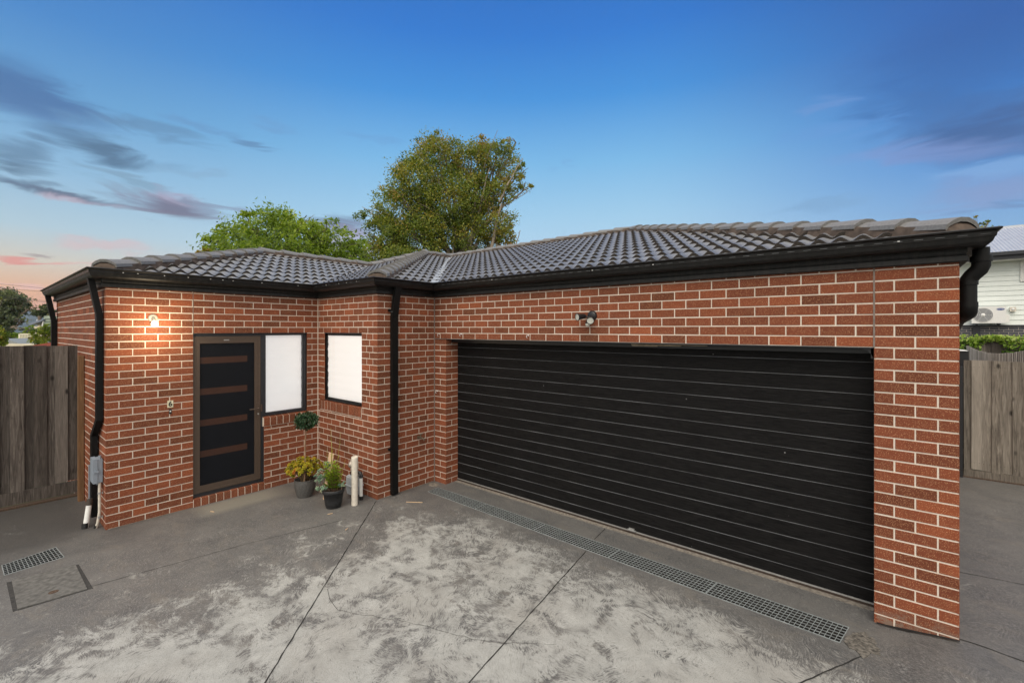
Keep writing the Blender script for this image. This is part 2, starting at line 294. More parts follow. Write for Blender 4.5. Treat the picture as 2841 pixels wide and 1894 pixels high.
def build_earth():
    rs = [0, 8, 14, 22, 35, 60, 120, 300, 700, 1500, 3500, 9000]; n = 48; mb = MB(); vs = []
    def hz(x, y):
        d = Vector((x-4, y-2)).length; dl = (Vector((x-4, y-2)).dot(Vector((-0.97, 0.1)))) if d else 0
        k = min(1, max(0, (dl-9)/25)); r = -0.22 - 5.3*k*k*(3-2*k); k2 = min(1, max(0, (d-120)/2000)); return r - 25*k2*(1 if dl > 0 else 0)
    for r in rs:
        for k in range(n):
            a = 2*math.pi*k/n; x, y = 4+r*math.cos(a), 2+r*math.sin(a); vs.append((x, y, hz(x, y)))
    mb.add(vs, [(i*n+k, i*n+(k+1) % n, (i+1)*n+(k+1) % n, (i+1)*n+k) for i in range(len(rs)-1) for k in range(n)], 0, .5, True)
    m = NT('dry grass and earth'); v = m.pos(); m.base(m.ramp(m.noise(v, .6, 6, .7), [(.3, (.05,.06,.025,1)), (.7, (.13,.11,.06,1))])); m.rough(.95)
    tag(mb.build('ground', m.mat), kind='structure')
build_earth()

# ------------------------------------------------------------------ brick walls
ZJ = lambda k: 2.739 - 0.086*k
def wall(parent, p0, U, N, L, joints, opens=(), ztop=2.765, zbot=-0.12, open0=False, open1=False, krange=(-1, 33), w0=0.0):
    """real bricks: p0 start, U along, N outward; joints(k) -> list of joint centres; opens [(u0,u1,z0,z1)]"""
    mb = MB(); U = Vector((*U, 0)); N = Vector((*N, 0)); p0 = Vector((*p0, 0)); Z = Vector((0, 0, 1))
    def P(u, n, z): return p0 + U*u + N*n + Z*z
    def brick(u0, u1, z0, z1, e0, e1):
        t = min(1, max(0, random.gauss(.48, .22))); c = .0022; pr = random.uniform(-.0012, .0008); dp = -.012
        ju = random.uniform(-.0012, .0012); jz = random.uniform(-.0012, .0012)
        a0 = u0 if e0 else u0 + ju; a1 = u1 if e1 else u1 + ju*.5; b0 = z0+jz; b1 = z1+jz
        i0 = a0 if e0 else a0+c; i1 = a1 if e1 else a1-c
        if e0 or e1: pr = 0
        F = [P(i0, pr, b0+c), P(i1, pr, b0+c), P(i1, pr, b1-c), P(i0, pr, b1-c)]
        O = [P(a0, pr-c, b0), P(a1, pr-c, b0), P(a1, pr-c, b1), P(a0, pr-c, b1)]
        B = [P(a0, dp, b0), P(a1, dp, b0), P(a1, dp, b1), P(a0, dp, b1)]
        fs = [(0,1,2,3), (0,4,5,1), (2,6,7,3), (4,8,9,5), (6,10,11,7)]
        if not e1: fs += [(1,5,6,2), (5,9,10,6)]
        if not e0: fs += [(3,7,4,0), (7,11,8,4)]
        mb.add(F+O+B, fs, 0, t)
    def segs(zlo, zhi):   # free intervals for a band
        s = [(0.0, L, True, True, zhi)]
        for (o0, o1, q0, q1) in opens:
            if q1 <= zlo+.004 or q0 >= zhi-.004: continue
            nz = zhi if q0 <= zlo+.012 else q0-.010
            r = []
            for (a, b, s0, s1, zt) in s:
                if o1 <= a or o0 >= b: r.append((a, b, s0, s1, zt)); continue
                if o0 > a+.004: r.append((a, o0, s0, False, zt))
                if nz < zhi: r.append((max(a, o0), min(b, o1), s0 and o0 <= a, s1 and o1 >= b, min(zt, nz)))
                if o1 < b-.004: r.append((o1, b, False, s1, zt))
            s = r
        return s
    for k in range(*krange):
        z1 = min(ZJ(k)-.005, ztop); z0 = max(ZJ(k+1)+.005, zbot)
        if z1-z0 < .006: continue
        js = joints(k)
        for (a, b, s0, s1, zt) in segs(z0, z1):
            pts = [a] + [j for j in js if a+.02 < j < b-.02] + [b]
            for i in range(len(pts)-1):
                u0 = pts[i] + (.005 if i else 0); u1 = pts[i+1] - (.005 if i < len(pts)-2 else 0)
                if zt-z0 > .004: brick(u0, u1, z0, zt, open0 and s0 and i == 0, open1 and s1 and i == len(pts)-2)
    # mortar bed, 3 mm behind the brick faces, cut round the openings
    us = sorted({0.0, L, *[o[0] for o in opens], *[o[1] for o in opens]}); zs = sorted({zbot, ztop, *[min(ztop, max(zbot, o[2])) for o in opens], *[min(ztop, max(zbot, o[3])) for o in opens]})
    for i in range(len(us)-1):
        for j in range(len(zs)-1):
            cu = (us[i]+us[i+1])/2; cz = (zs[j]+zs[j+1])/2
            if any(o[0] < cu < o[1] and o[2] < cz < o[3] for o in opens): continue
            d = -.0028; a = us[i] + (.0028 if open0 and i == 0 else 0); b = us[i+1] - (.0028 if open1 and i == len(us)-2 else 0)
            mb.quad(P(a, d, zs[j]), P(b, d, zs[j]), P(b, d, zs[j+1]), P(a, d, zs[j+1]), 1)
    return mb.build('brick_wall', [M['brick'], M['mortar']], parent)
def rowlock(parent, name, p0, U, N, L, n, z0, z1, back, slope, proj=.012):
    mb = MB(); U = Vector((*U, 0)); N = Vector((*N, 0)); p0 = Vector((*p0, 0)); Z = Vector((0, 0, 1)); w = L/n; c = .003
    for i in range(n):
        a = i*w+.005; b = (i+1)*w-.005; t = min(1, max(0, random.gauss(.45, .25))); dz = random.uniform(-.002, .002)
        f0 = proj + random.uniform(-.002, .002)
        pr = [(-back, z0), (f0, z0), (f0, z1-slope-c+dz), (f0-c, z1-slope+dz), (-back, z1+dz)]
        A = [p0+U*a+N*o+Z*z for o, z in pr]; B = [p0+U*b+N*o+Z*z for o, z in pr]; k = 5
        mb.add(A+B, [(j, (j+1) % k, (j+1) % k+k, j+k) for j in range(k)] + [(4,3,2,1,0), (5,6,7,8,9)], 0, t)
    pr = [(-back, z0-.004), (proj-.004, z0-.004), (proj-.004, z1-slope-.006), (-back, z1-.006)]
    A = [p0+N*o+Z*z for o, z in pr]; B = [p0+U*L+N*o+Z*z for o, z in pr]
    mb.add(A+B, [(j, (j+1) % 4, (j+1) % 4+4, j+4) for j in range(4)] + [(3,2,1,0), (4,5,6,7)], 1)
    return mb.build(name, [M['brick'], M['mortar']], parent)

YA, XD, YB, XE = 2.4966, 1.593, 3.4888, 7.240
house = thing('brick_house', 'single storey red brick house with black gutters, grey tiled roof and wide black garage door', 'house', (3, 6, 0))
def seq(a, L, st=.24): return [a+st*i for i in range(int(L/st)+2)]
ev = lambda k: k % 2 == 0
wall(house, (0, 0), (0, 1), (1, 0), YA, lambda k: seq(.24 if ev(k) else .117, YA), [(.843, 1.70, -1, 2.223), (1.69, 2.322, .90, 2.223)], open0=True)
def jC(k):
    if 6 <= k < 18: return ([.11, .258] if ev(k) else [.188]) + [9]
    return seq(.11 if ev(k) else .23, XD)
wall(house, (XD, YA), (-1, 0), (0, -1), XD, jC, [(.379, 1.401, 1.19, 2.223), (.379, 1.549, 1.05, 1.20)], open0=True)
wall(house, (XD, YA), (0, 1), (1, 0), YB-YA, lambda k: [.235, .467, .70, .867] if ev(k) else [.11, .35, .583, .82], open0=True)
def jB(k):
    base = seq(.128 if ev(k) else .257, 5.1) if k < 7 else ([.128] if ev(k) else [])
    base = [j for j in base if j < 5.12] + [5.172]
    return base + ([5.412] if ev(k) else [5.292, 5.535])
wall(house, (XD, YB), (1, 0), (0, -1), XE-XD, jB, [(.253, 5.172, -1, 2.137)], open1=True)
wall(house, (0, 0), (-1, 0), (0, -1), 4.275, lambda k: seq(.11 if ev(k) else .23, 4.3), open0=True)
wall(house, (1.846, YB), (0, 1), (1, 0), .26, lambda k: [.12] if not ev(k) else [], ztop=2.137, open0=False)
wall(house, (6.765, YB), (0, 1), (-1, 0), .26, lambda k: [.12] if ev(k) else [], ztop=2.137)
wall(house, (XE, YB), (0, 1), (1, 0), 9.0, lambda k: seq(.11 if ev(k) else .23, 9), open0=True)
wall(house, (-4.275, 12.4888), (0, -1), (-1, 0), 12.4888, lambda k: seq(.11 if ev(k) else .23, 12.5), open1=True)
wall(house, (XE, 12.4888), (-1, 0), (0, 1), XE+4.275, lambda k: seq(.11 if ev(k) else .23, 11.6), open0=True)
rowlock(house, 'window_sill', (0, 1.69), (0, 1), (1, 0), .632, 7, .90, 1.045, .09, .028)
rowlock(house, 'window_sill', (XD-.379, YA), (-1, 0), (0, -1), 1.17, 14, 1.055, 1.215, .09, .028, .008)
rowlock(house, 'door_step', (0, .843), (0, 1), (1, 0), .864, 10, -.05, .108, .10, .006, .006)
# steel lintels, control joints
def one(name, mat, parent, *b):
    mb = MB(); mb.box(*b); return mb.build(name, mat, parent)
one('lintel', M['grey'], house, -.11, .003, .843, 2.322, 2.2205, 2.2275); one('lintel', M['grey'], house, .192, 1.214, YA-.003, YA+.1, 2.2205, 2.2275); one('lintel', M['grey'], house, 1.60, 6.76, YB-.003, YB+.11, 2.131, 2.139)
one('control_joint', M['seam'], house, 6.759, 6.771, YB-.004, YB+.005, 2.139, 2.765); one('control_joint', M['seam'], house, 1.594, 1.606, YB-.012, YB-.001, 0, 2.765); one('control_joint', M['seam'], house, -.004, .0015, .838, .846, 2.22, 2.765)
mb = MB(); mb.box(-.001, .008, YA-.012, YA+.001, 0, 2.765); mb.build('corner_mortar', M['mortar'], house)

# ------------------------------------------------------------------ fascia and gutter
EAVE = [(-4.275, 12.4888), (-4.275, 0), (0, 0), (0, YA), (XD, YA), (XD, YB), (XE, YB), (XE, 12.4888), (-4.26, 12.4888)]
mb = MB(); mb.sweep(EAVE, [(-.02, 2.757), (.036, 2.757), (.042, 2.762), (.042, 2.797), (.034, 2.801), (.030, 2.809), (.034, 2.816), (.036, 2.822), (.036, 2.955), (-.02, 2.955)][::-1])
fas = mb.build('fascia', M['fascia'], house)
gp = [(.038, 2.948), (.038, 2.853), (.100, 2.846), (.128, 2.853), (.146, 2.870), (.154, 2.893), (.156, 2.900), (.162, 2.903), (.166, 2.934), (.176, 2.939), (.186, 2.944), (.188, 2.952), (.180, 2.958), (.168, 2.952), (.160, 2.936), (.152, 2.905), (.140, 2.880), (.120, 2.862), (.046, 2.862), (.046, 2.948)]
mb = MB(); mb.sweep(EAVE, gp[::-1])
# pale painted highlights of the gutter slots and a few bright rivets
for i in range(49):
    x = 1.95+i*.112; mb.box(x, x+.05, YB-.1668, YB-.1636, 2.917, 2.9195, 1)
for i in range(8):
    x = .05+i*.19; mb.box(x+.0, x+.05, YA-.1668, YA-.1636, 2.917, 2.9195, 1)
for i in range(26):
    x = -4.2+i*.16; mb.box(x, x+.05, -.1668, -.1636, 2.916, 2.9195, 1)
for y in (.12, .25, .50, .74, .98, 1.12, 1.24, 1.6, 2.1): mb.box(.1625, .1685, y, y+.012, 2.918, 2.925, 2)
for x in (.55, .9, 1.1, 1.35): mb.box(x, x+.012, YA-.1685, YA-.1625, 2.918, 2.925, 2)
for x in (2.9, 4.37, 5.05, 6.9): mb.box(x, x+.014, YB-.1685, YB-.1625, 2.917, 2.924, 2)
mb.build('gutter', [M['black'], M['line'], M['white']], house)

# ------------------------------------------------------------------ roof
G = .145; tA, tC, tD, tB = .309, .305, .308, .314; Z0 = 2.892
P1 = (G, -G); rA = 2.865; AX = (G-rA, -G+rA); sD = 4.695
AC = (G, YA-G); R = (G-rA, YA-G+rA); P5 = (XD+G, YA-G); P6 = (XD+G, YB-G); Q = (XD+G-4.645, YA-G+4.645); DE = (XD+G-sD, YB-G+sD); P8 = (XE+G, YB-G); BX = (XE+G-sD, YB-G+sD)
def plane_z(eave_pt, up, t): return lambda x, y: Z0 + t*((x-eave_pt[0])*up[0] + (y-eave_pt[1])*up[1])
def tiles(mb, poly, eave_pt, up, t, fine=True):
    """concrete tiles: rolls and lapped courses over a convex plan polygon"""
    import bmesh
    up = Vector(up); al = Vector((-up.y, up.x)); zf = plane_z(eave_pt, up, t); e = Vector(eave_pt)
    k = 1/math.sqrt(1+t*t); ex = .335*k
    us = [(Vector(p)-e).dot(al) for p in poly]; vs = [(Vector(p)-e).dot(up) for p in poly]
    u0 = math.floor(min(us)/.3)*.3; u1 = max(us)+.05; nv = int(max(vs)/ex)+1; du = .15/8 if fine else .15/4
    nu = int((u1-u0)/du)+1; fr = [0, .001, .5, .9999] if fine else [0, .001, .9999]
    bm = bmesh.new(); rows = []; course = []
    def h(u, f):
        roll = (0.5+0.5*math.cos(2*math.pi*(u/.15)))**.85
        if f == 0: return roll*.020 - .006
        return roll*(.046-.020*f) + .016*(1-f)
    for c in range(nv):
        tt = {}
        for f in fr:
            row = []
            for i in range(nu+1):
                u = u0+i*du; v = (c+f)*ex; p = e+al*u+up*v
                hh = h(u, f) - (.004 if f == 0 else 0)
                row.append(bm.verts.new((p.x, p.y, zf(p.x, p.y)+hh)))
            rows.append((c, f, row))
    lay = bm.faces.layers.float.new('tint')
    tint = {}
    for a in range(len(rows)-1):
        c, f, r0 = rows[a]; c2, f2, r1 = rows[a+1]
        if c2 != c: continue
        for i in range(nu):
            fc = bm.faces.new((r0[i], r0[i+1], r1[i+1], r1[i])); key = (c, int((u0+i*du+.075)//.3))
            if key not in tint: tint[key] = random.random()
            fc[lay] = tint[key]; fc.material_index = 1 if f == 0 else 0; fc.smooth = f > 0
    # clip to the polygon
    n = len(poly); area = sum(poly[i][0]*poly[(i+1) % n][1]-poly[(i+1) % n][0]*poly[i][1] for i in range(n)); pl = list(poly) if area > 0 else list(poly)[::-1]
    for i in range(n):
        p = Vector((*pl[i], 0)); d = Vector((*pl[(i+1) % n], 0))-p; nn = Vector((d.y, -d.x, 0)).normalized()
        g = bm.verts[:]+bm.edges[:]+bm.faces[:]; bmesh.ops.bisect_plane(bm, geom=g, plane_co=p, plane_no=nn, clear_outer=True)
    bm.normal_update(); b = len(mb.v)
    for i, v in enumerate(bm.verts): v.index = i
    bm.verts.ensure_lookup_table(); mb.v.extend([tuple(v.co) for v in bm.verts])
    for f in bm.faces:
        ids = [b+v.index for v in f.verts]
        if f.normal.z < 0 and f.material_index == 0: ids.reverse()
        mb.f.append(tuple(ids)); mb.m.append(f.material_index); mb.t.append(f[lay]); mb.sm.append(f.smooth)
    bm.free()
mb = MB()
tiles(mb, [P1, AC, R, AX], P1, (-1, 0), tA)
tiles(mb, [AC, P5, Q, R], AC, (0, 1), tC)
tiles(mb, [P5, P6, DE, Q], P5, (-1, 0), tD)
tiles(mb, [P6, P8, BX, DE], P6, (0, 1), tB)
tiles(mb, [P8, (XE+G, 12.6), BX], P8, (-1, 0), tB, False)
tiles(mb, [P1, AX, (-4.375, -G)], P1, (0, 1), tA, False)
zA = Z0+tA*rA; zQ = Z0+tD*4.645; zB = Z0+tB*sD; zR = Z0+tA*rA
W1 = (-4.375, 5.2, Z0); W2 = (-4.375, 12.6, Z0); E2 = (XE+G, 12.6, Z0)
mb.add([(*AX, zA), (*R, zR), W1, (-4.375, -G, Z0)], [(0,1,2,3)], 0); mb.add([(*R, zR), (*Q, zQ), (*DE, zB), W2, W1], [(0,1,2,3,4)], 0)
mb.add([(*DE, zB), (*BX, zB), E2, W2], [(0,1,2,3)], 0)
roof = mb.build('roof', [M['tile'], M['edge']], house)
def ridge(name_pts, parent, start=True):
    """caps lapped uphill along a line, bedded in brown pointing"""
    a, b = [Vector(p) for p in name_pts]; d = b-a; L = d.length; d.normalize(); s = Vector((d.y, -d.x, 0)).normalized(); n = s.cross(d)
    if n.z < 0: n = -n
    mb = MB(); mc = MB(); ex = .385
    if start: a = a+d*.23; L -= .23
    k = int(round(L/ex)); ex = L/k
    prof = [(-.130, -.004), (-.120, .030), (-.080, .058), (-.030, .078), (.030, .078), (.080, .058), (.120, .030), (.130, -.004)]
    for i in range(k):
        jt = random.uniform(-.004, .004); c0 = a+d*(i*ex-(.03 if i == 0 else .02))+n*(.040+jt); c1 = a+d*((i+1)*ex+.02)+n*(.026+jt); t = random.random()
        A = [c0+s*(x*1.05)+n*(z*1.08+.006) for x, z in prof]; B = [c1+s*(x*.92)+n*(z*.92) for x, z in prof]
        A2 = [c0+s*(x*.93)+n*(z*.80-.004) for x, z in prof]
        m_ = len(prof); mb.add(A+B, [(j, j+1, j+1+m_, j+m_) for j in range(m_-1)], 0, t)
        mb.add(A+A2, [(j, j+m_, j+1+m_, j+1) for j in range(m_-1)], 0, t)
    e = [(-.15, -.06), (-.120, .055), (-.05, .085), (.05, .085), (.120, .055), (.15, -.06)]
    A = [a-d*.02+s*x+n*z for x, z in e]; B = [b+s*x+n*z for x, z in e]; m_ = len(e)
    mc.add(A+B, [(j, j+1, j+1+m_, j+m_) for j in range(m_-1)], 0); mc.add(A, [tuple(range(m_))[::-1]], 0)
    if start:   # rounded nose at the foot of a hip
        T = [a-d*.05+s*(x*.85)+n*(z*.6-.01) for x, z in e]; mc.add(A+T, [(j, j+m_, j+1+m_, j+1) for j in range(m_-1)], 0); mc.add(T, [tuple(range(m_))[::-1]], 0)
    o = mb.build('ridge_capping', M['cap'], parent); mc.build('mortar_bedding', M['bed'], parent); return o
q = lambda p, z: (p[0], p[1], z)
for a, b, st in [(q(P1, Z0+.01), q(AX, zA), True), (q(AX, zA), q(R, zR), False), (q(R, zR), q(Q, zQ), False), (q(P5, Z0+.01), q(Q, zQ), True), (q(Q, zQ), q(DE, zB), False),
                 (q(DE, zB), q(BX, zB), False), (q(P8, Z0+.01), q(BX, zB), True), ((-4.375, -G, Z0), q(AX, zA), True), (E2, q(BX, zB), True)]:
    ridge((a, b), roof, st)
mb = MB()   # pale open valley between the two front roofs
for a, b, w, dz in [(q(P6, Z0), q(DE, (zQ+zB)/2), .058, .046)]:
    a = Vector(a)+Vector((0, 0, dz)); b = Vector(b)+Vector((0, 0, dz)); s = Vector((1, 1, 0)).normalized()*w; c = Vector((0, 0, .012))
    m_ = 14
    for i in range(m_):
        p0 = a+(b-a)*(i/m_); p1 = a+(b-a)*((i+1)/m_); mb.quad(p0-s+c, p0, p1, p1-s+c); mb.quad(p0, p0+s+c, p1+s+c, p1)
mb.build('valley_flashing', simple('pale valley metal', (.36, .39, .42, 1), .5, .2, var=.25, scale=9), roof)
mb = MB(); vp = Vector((-3.25, 7.3, 4.1)); mb.tube([vp, vp+Vector((0, 0, .36))], .05, 16); mb.tube([vp+Vector((0, 0, .34)), vp+Vector((0, 0, .43))], .085, 16); mb.build('vent_pipe', M['alu'], roof)

# ------------------------------------------------------------------ garage door
gd = thing('garage_door', None, None); del_keys = None
gd.parent = house; gd.location = Vector((4.3, 3.74, 0))-house.location
mb = MB(); y = 3.729; x0, x1 = 1.70, 6.90; prof = []; z = 2.30; pitch = .1337; zs = [2.0115-pitch*i for i in range(-2, 16)]
for zc in zs:   # pressed rib: shallow step in, then a ledge that faces the sky
    if zc < .045: break
    prof += [(0, zc+.006), (.007, zc+.0045), (.007, zc+.001), (.0015, zc-.004), (0, zc-.006)]
prof.append((0, .035)); prof.append((.02, .035))
vs = [(x0, y+o, zz) for o, zz in prof]+[(x1, y+o, zz) for o, zz in prof]; n = len(prof)
mb.add(vs, [(j, j+n, j+1+n, j+1) for j in range(n-1)], 0)
mb.build('panel', [M['garage']], gd)
mb = MB()
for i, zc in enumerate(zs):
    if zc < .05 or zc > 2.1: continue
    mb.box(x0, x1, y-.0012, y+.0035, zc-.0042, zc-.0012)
mb.build('rib_highlight', M['line'], gd)  # sky reflection on the rib ledges painted as pale strips
mb = MB(); mb.box(x0, x1, y-.006, y+.02, .022, .0345); mb.build('bottom_rail', M['alu'], gd)
mb = MB(); mb.box(x0, x1, y-.012, y+.02, .002, .0215); mb.build('bottom_seal', simple('brown rubber', (.035,.022,.015,1), .7), gd)
mb = MB(); mb.box(4.60, 4.70, y-.030, y-.006, .040, .046); mb.box(4.62, 4.68, y-.022, y-.004, .046, .062); mb.build('lift_handle', M['alu'], gd)
mb = MB(); mb.box(1.849, 6.763, 3.60, 3.704, 2.085, 2.128); mb.build('head_seal', M['lampb'], gd)
mb = MB(); mb.box(6.745, 6.7625, 3.51, 3.70, 2.05, 2.129)
for i in range(6):
    a0 = i/6*math.pi/2; a1 = (i+1)/6*math.pi/2; r = .10
    A = [(6.7625-r+r*math.sin(a), 3.51, 2.129-r+r*math.cos(a)) for a in (a0, a1)]; B = [(x_, 3.56, z_) for x_, _, z_ in A]
    mb.add(A+B+[(6.7625, 3.51, 2.129), (6.7625, 3.56, 2.129)], [(0, 1, 4), (0, 2, 3, 1), (2, 5, 3)])
mb.build('track_bracket', M['lampb'], gd)
mb = MB()
for x0_, x1_, z0_, z1_, dy in [(4.72, 5.5, 2.127, 2.112, 0), (4.72, 5.25, 2.116, 2.104, .01), (4.72, 5.0, 2.106, 2.099, .02)]:
    mb.obox(((x0_+x1_)/2, 3.56+dy, (z0_+z1_)/2), ((x1_-x0_)/2, 0, (2.128-z0_)/2*0), (0, .01, 0), (0, 0, .0035))
mb.build('torn_seal', simple('torn pale seal', (.30,.25,.18,1), .8, var=.3), gd)
mb = MB()   # threshold mortar line and concrete apron edge
mb.box(1.85, 6.765, 3.66, 3.74, -.02, .004); mb.build('threshold', M['patch'], gd)

# ------------------------------------------------------------------ entry door
sd = bpy.data.objects.new('security_door', None); COL.objects.link(sd); sd.parent = house; sd.location = Vector((-.05, 1.25, .1))-house.location
F = -.030
def frame_x(mb, x, y0, y1, z0, z1, w, d, ww=None):  # rectangular frame in plane x, stiles full height
    ww = ww or w
    mb.box(x-d, x, y0, y0+w, z0, z1); mb.box(x-d, x, y1-w, y1, z0, z1); mb.box(x-d, x-.001, y0+w, y1-w, z1-ww, z1); mb.box(x-d, x-.001, y0+w, y1-w, z0, z0+ww)
mb = MB(); mb.box(-.11, F-.004, .843, 1.70, 2.185, 2.2205); mb.box(-.11, F-.002, 1.667, 1.725, .109, 2.185); mb.box(-.12, F-.01, .843, 1.70, .100, .150); mb.build('door_frame', M['grey'], sd)
mb = MB(); frame_x(mb, F, .845, 1.664, .155, 2.184, .068, .03, .078)
frame_x(mb, F+.006, .849, 1.660, .159, 2.180, .030, .006); frame_x(mb, F-.001, .913, 1.596, .233, 2.106, .012, .01)
mb.build('frame', M['bronze'], sd)
mb = MB(); mb.quad((F-.014, .92, .24), (F-.014, 1.59, .24), (F-.014, 1.59, 2.10), (F-.014, .92, 2.10)); mb.build('mesh_screen', M['screen'], sd)
mb = MB(); mb.box(-.105, -.062, .85, 1.66, .15, 2.18); mb.build('inner_door', M['inner'], sd)
for zt in (1.912, 1.503, 1.095, .690):
    mb = MB(); mb.box(-.065, -.058, .935, 1.50, zt-.083, zt); mb.build('glazed_slot', M['strip'], sd)
mb = MB(); mb.box(F+.004, F+.012, 1.612, 1.640, 1.02, 1.24); mb.tube([(F+.012, 1.626, 1.165), (F+.050, 1.626, 1.165), (F+.056, 1.615, 1.165), (F+.056, 1.50, 1.163)], .009, 10); mb.box(F-.01, F+.008, 1.665, 1.685, 1.11, 1.21)
h_ = mb.build('lever_handle', M['bronze'], sd)
mb = MB(); mb.tube([(F+.010, 1.626, 1.085), (F+.022, 1.626, 1.085)], .011, 14); mb.build('key_cylinder', M['alu'], sd)
mb = MB(); mb.box(F+.001, F+.0085, 1.20, 1.262, 2.128, 2.142); mb.build('maker_badge', M['alu'], sd)

# ------------------------------------------------------------------ windows
def window(loc): 
    o = bpy.data.objects.new('window', None); COL.objects.link(o); o.parent = house; o.location = Vector(loc)-house.location; return o
w1 = window((-.05, 2.0, 1.05))
mb = MB(); frame_x(mb, F, 1.694, 2.322, 1.040, 2.221, .030, .06); mb.box(-.09, F-.012, 2.27, 2.296, 1.07, 2.19)
mb.box(F-.05, F-.004, 1.724, 1.736, 1.07, 2.191); mb.box(F-.05, F-.004, 1.736, 2.28, 1.07, 1.082); mb.build('window_frame', M['grey'], w1)
mb = MB(); mb.quad((F-.035, 1.73, 1.07), (F-.035, 2.275, 1.07), (F-.035, 2.275, 2.192), (F-.035, 1.73, 2.192)); mb.build('pane', M['glass'], w1)
def blind_mesh(P, n=26):   # faint horizontal waves of a cloth blind
    mb = MB(); rows = []
    for i in range(n+1): rows += [P(0, i/n, .004*math.sin(i*2.1)+.003*math.sin(i*.9)), P(1, i/n, .004*math.sin(i*2.1+.6))]
    mb.add(rows, [(2*i, 2*i+1, 2*i+3, 2*i+2) for i in range(n)], 0, .5, True); return mb
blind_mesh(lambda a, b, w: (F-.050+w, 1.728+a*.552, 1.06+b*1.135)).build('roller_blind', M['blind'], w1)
w2 = window((.7, YA+.05, 1.25))
yw = YA+.028
mb = MB(); mb.box(.192, .215, yw, yw+.06, 1.215, 2.2205); mb.box(1.184, 1.214, yw, yw+.06, 1.215, 2.2205); mb.box(.215, 1.184, yw+.001, yw+.06, 2.186, 2.2205); mb.box(.215, 1.184, yw+.001, yw+.06, 1.215, 1.245)
mb.box(.192, 1.214, yw-.020, yw-.001, 1.206, 1.222); mb.build('window_frame', simple('black aluminium', (.008,.008,.009,1), .35, .2), w2)
mb = MB(); mb.quad((.20, yw+.012, 1.24), (1.19, yw+.012, 1.24), (1.19, yw+.012, 2.19), (.20, yw+.012, 2.19)); mb.build('pane', M['glass'], w2)
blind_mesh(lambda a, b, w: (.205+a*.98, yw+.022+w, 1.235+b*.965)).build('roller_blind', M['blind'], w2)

# ------------------------------------------------------------------ downpipes (parts of the house)
def rect_pipe(name, pts, wv, dv, parent, clips=()):
    """pts centre line; wv/dv half width and half depth vectors"""
    mb = MB(); wv = Vector(wv); dv = Vector(dv); r = []
    for p in pts:
        p = Vector(p); r += [p-wv-dv, p+wv-dv, p+wv+dv, p-wv+dv]
    n = len(pts); mb.add(r, [(i*4+k, i*4+(k+1) % 4, (i+1)*4+(k+1) % 4, (i+1)*4+k) for i in range(n-1) for k in range(4)] + [(3,2,1,0), tuple(4*(n-1)+k for k in range(4))])
    for z in clips:
        p = Vector((pts[1][0], pts[1][1], z)); mb.obox(p, wv*1.06, dv*1.06, (0, 0, .010))
    o = mb.build(name, M['pipe'], parent); return o
p = rect_pipe('downpipe', [(1.700, 2.740, 2.86), (1.627, 2.740, 2.44), (1.627, 2.740, .02)], (0, .046, 0), (.028, 0, 0), house)
for z in (2.52, .62):
    mb = MB(); mb.box(1.599, 1.658, 2.688, 2.792, z-.004, z+.004); mb.build('pipe_band', M['line'] if z > 1 else M['pipe'], p)
    mb = MB(); mb.tube([(1.60, 2.672, z+.02), (1.622, 2.672, z+.02)], .018, 12); mb.tube([(1.61, 2.672, z+.02), (1.61, 2.70, z+.01)], .008, 8); mb.build('bracket', M['pipe'], p)
rect_pipe('downpipe', [(-.14, -.110, 2.86), (-.14, -.036, 2.45), (-.14, -.036, 1.24), (-.43, -.040, 1.02), (-.43, -.040, .06)], (.05, 0, 0), (0, .028, 0), house, (2.44,))
rect_pipe('downpipe', [(-4.20, -.115, 2.86), (-4.20, -.040, 2.42), (-4.20, -.040, .02)], (.05, 0, 0), (0, .034, 0), house, (2.42,))
mb = MB(); cx, cy, r = XE+.056, 3.605, .047   # round pvc pipe at the right corner
mb.tube([(cx+.062, cy-.02, 2.86), (cx+.062, cy-.02, 2.785)], .046, 20); mb.tube([(cx+.062, cy-.02, 2.80), (cx+.062, cy-.02, 2.76)], .058, 20)
arc = [(cx+.062, cy-.02, 2.775), (cx+.062, cy-.02, 2.735), (cx+.052, cy-.017, 2.705), (cx+.020, cy-.007, 2.668), (cx+.004, cy, 2.64), (cx, cy, 2.61)]
mb.tube(arc, [.051, .051, .050, .049, .050, .051], 20); mb.tube([(cx, cy, 2.62), (cx, cy, 2.455)], r, 20); mb.tube([(cx, cy, 2.625), (cx, cy, 2.60)], r+.006, 20); mb.tube([(cx, cy, 2.475), (cx, cy, 2.44)], r+.005, 20)
mb.tube([(cx, cy, 2.46)]+[(cx, cy+.06-.06*math.cos(math.radians(a)), 2.445-.045*math.sin(math.radians(a))) for a in range(0, 91, 10)]+[(cx, cy+.6, 2.36), (cx, cy+1.4, 2.2), (cx, cy+1.5, 2.1), (cx, cy+1.5, .1)], [r+.004]*11+[r]*4, 20)
mb.build('downpipe', M['pipe'], house)

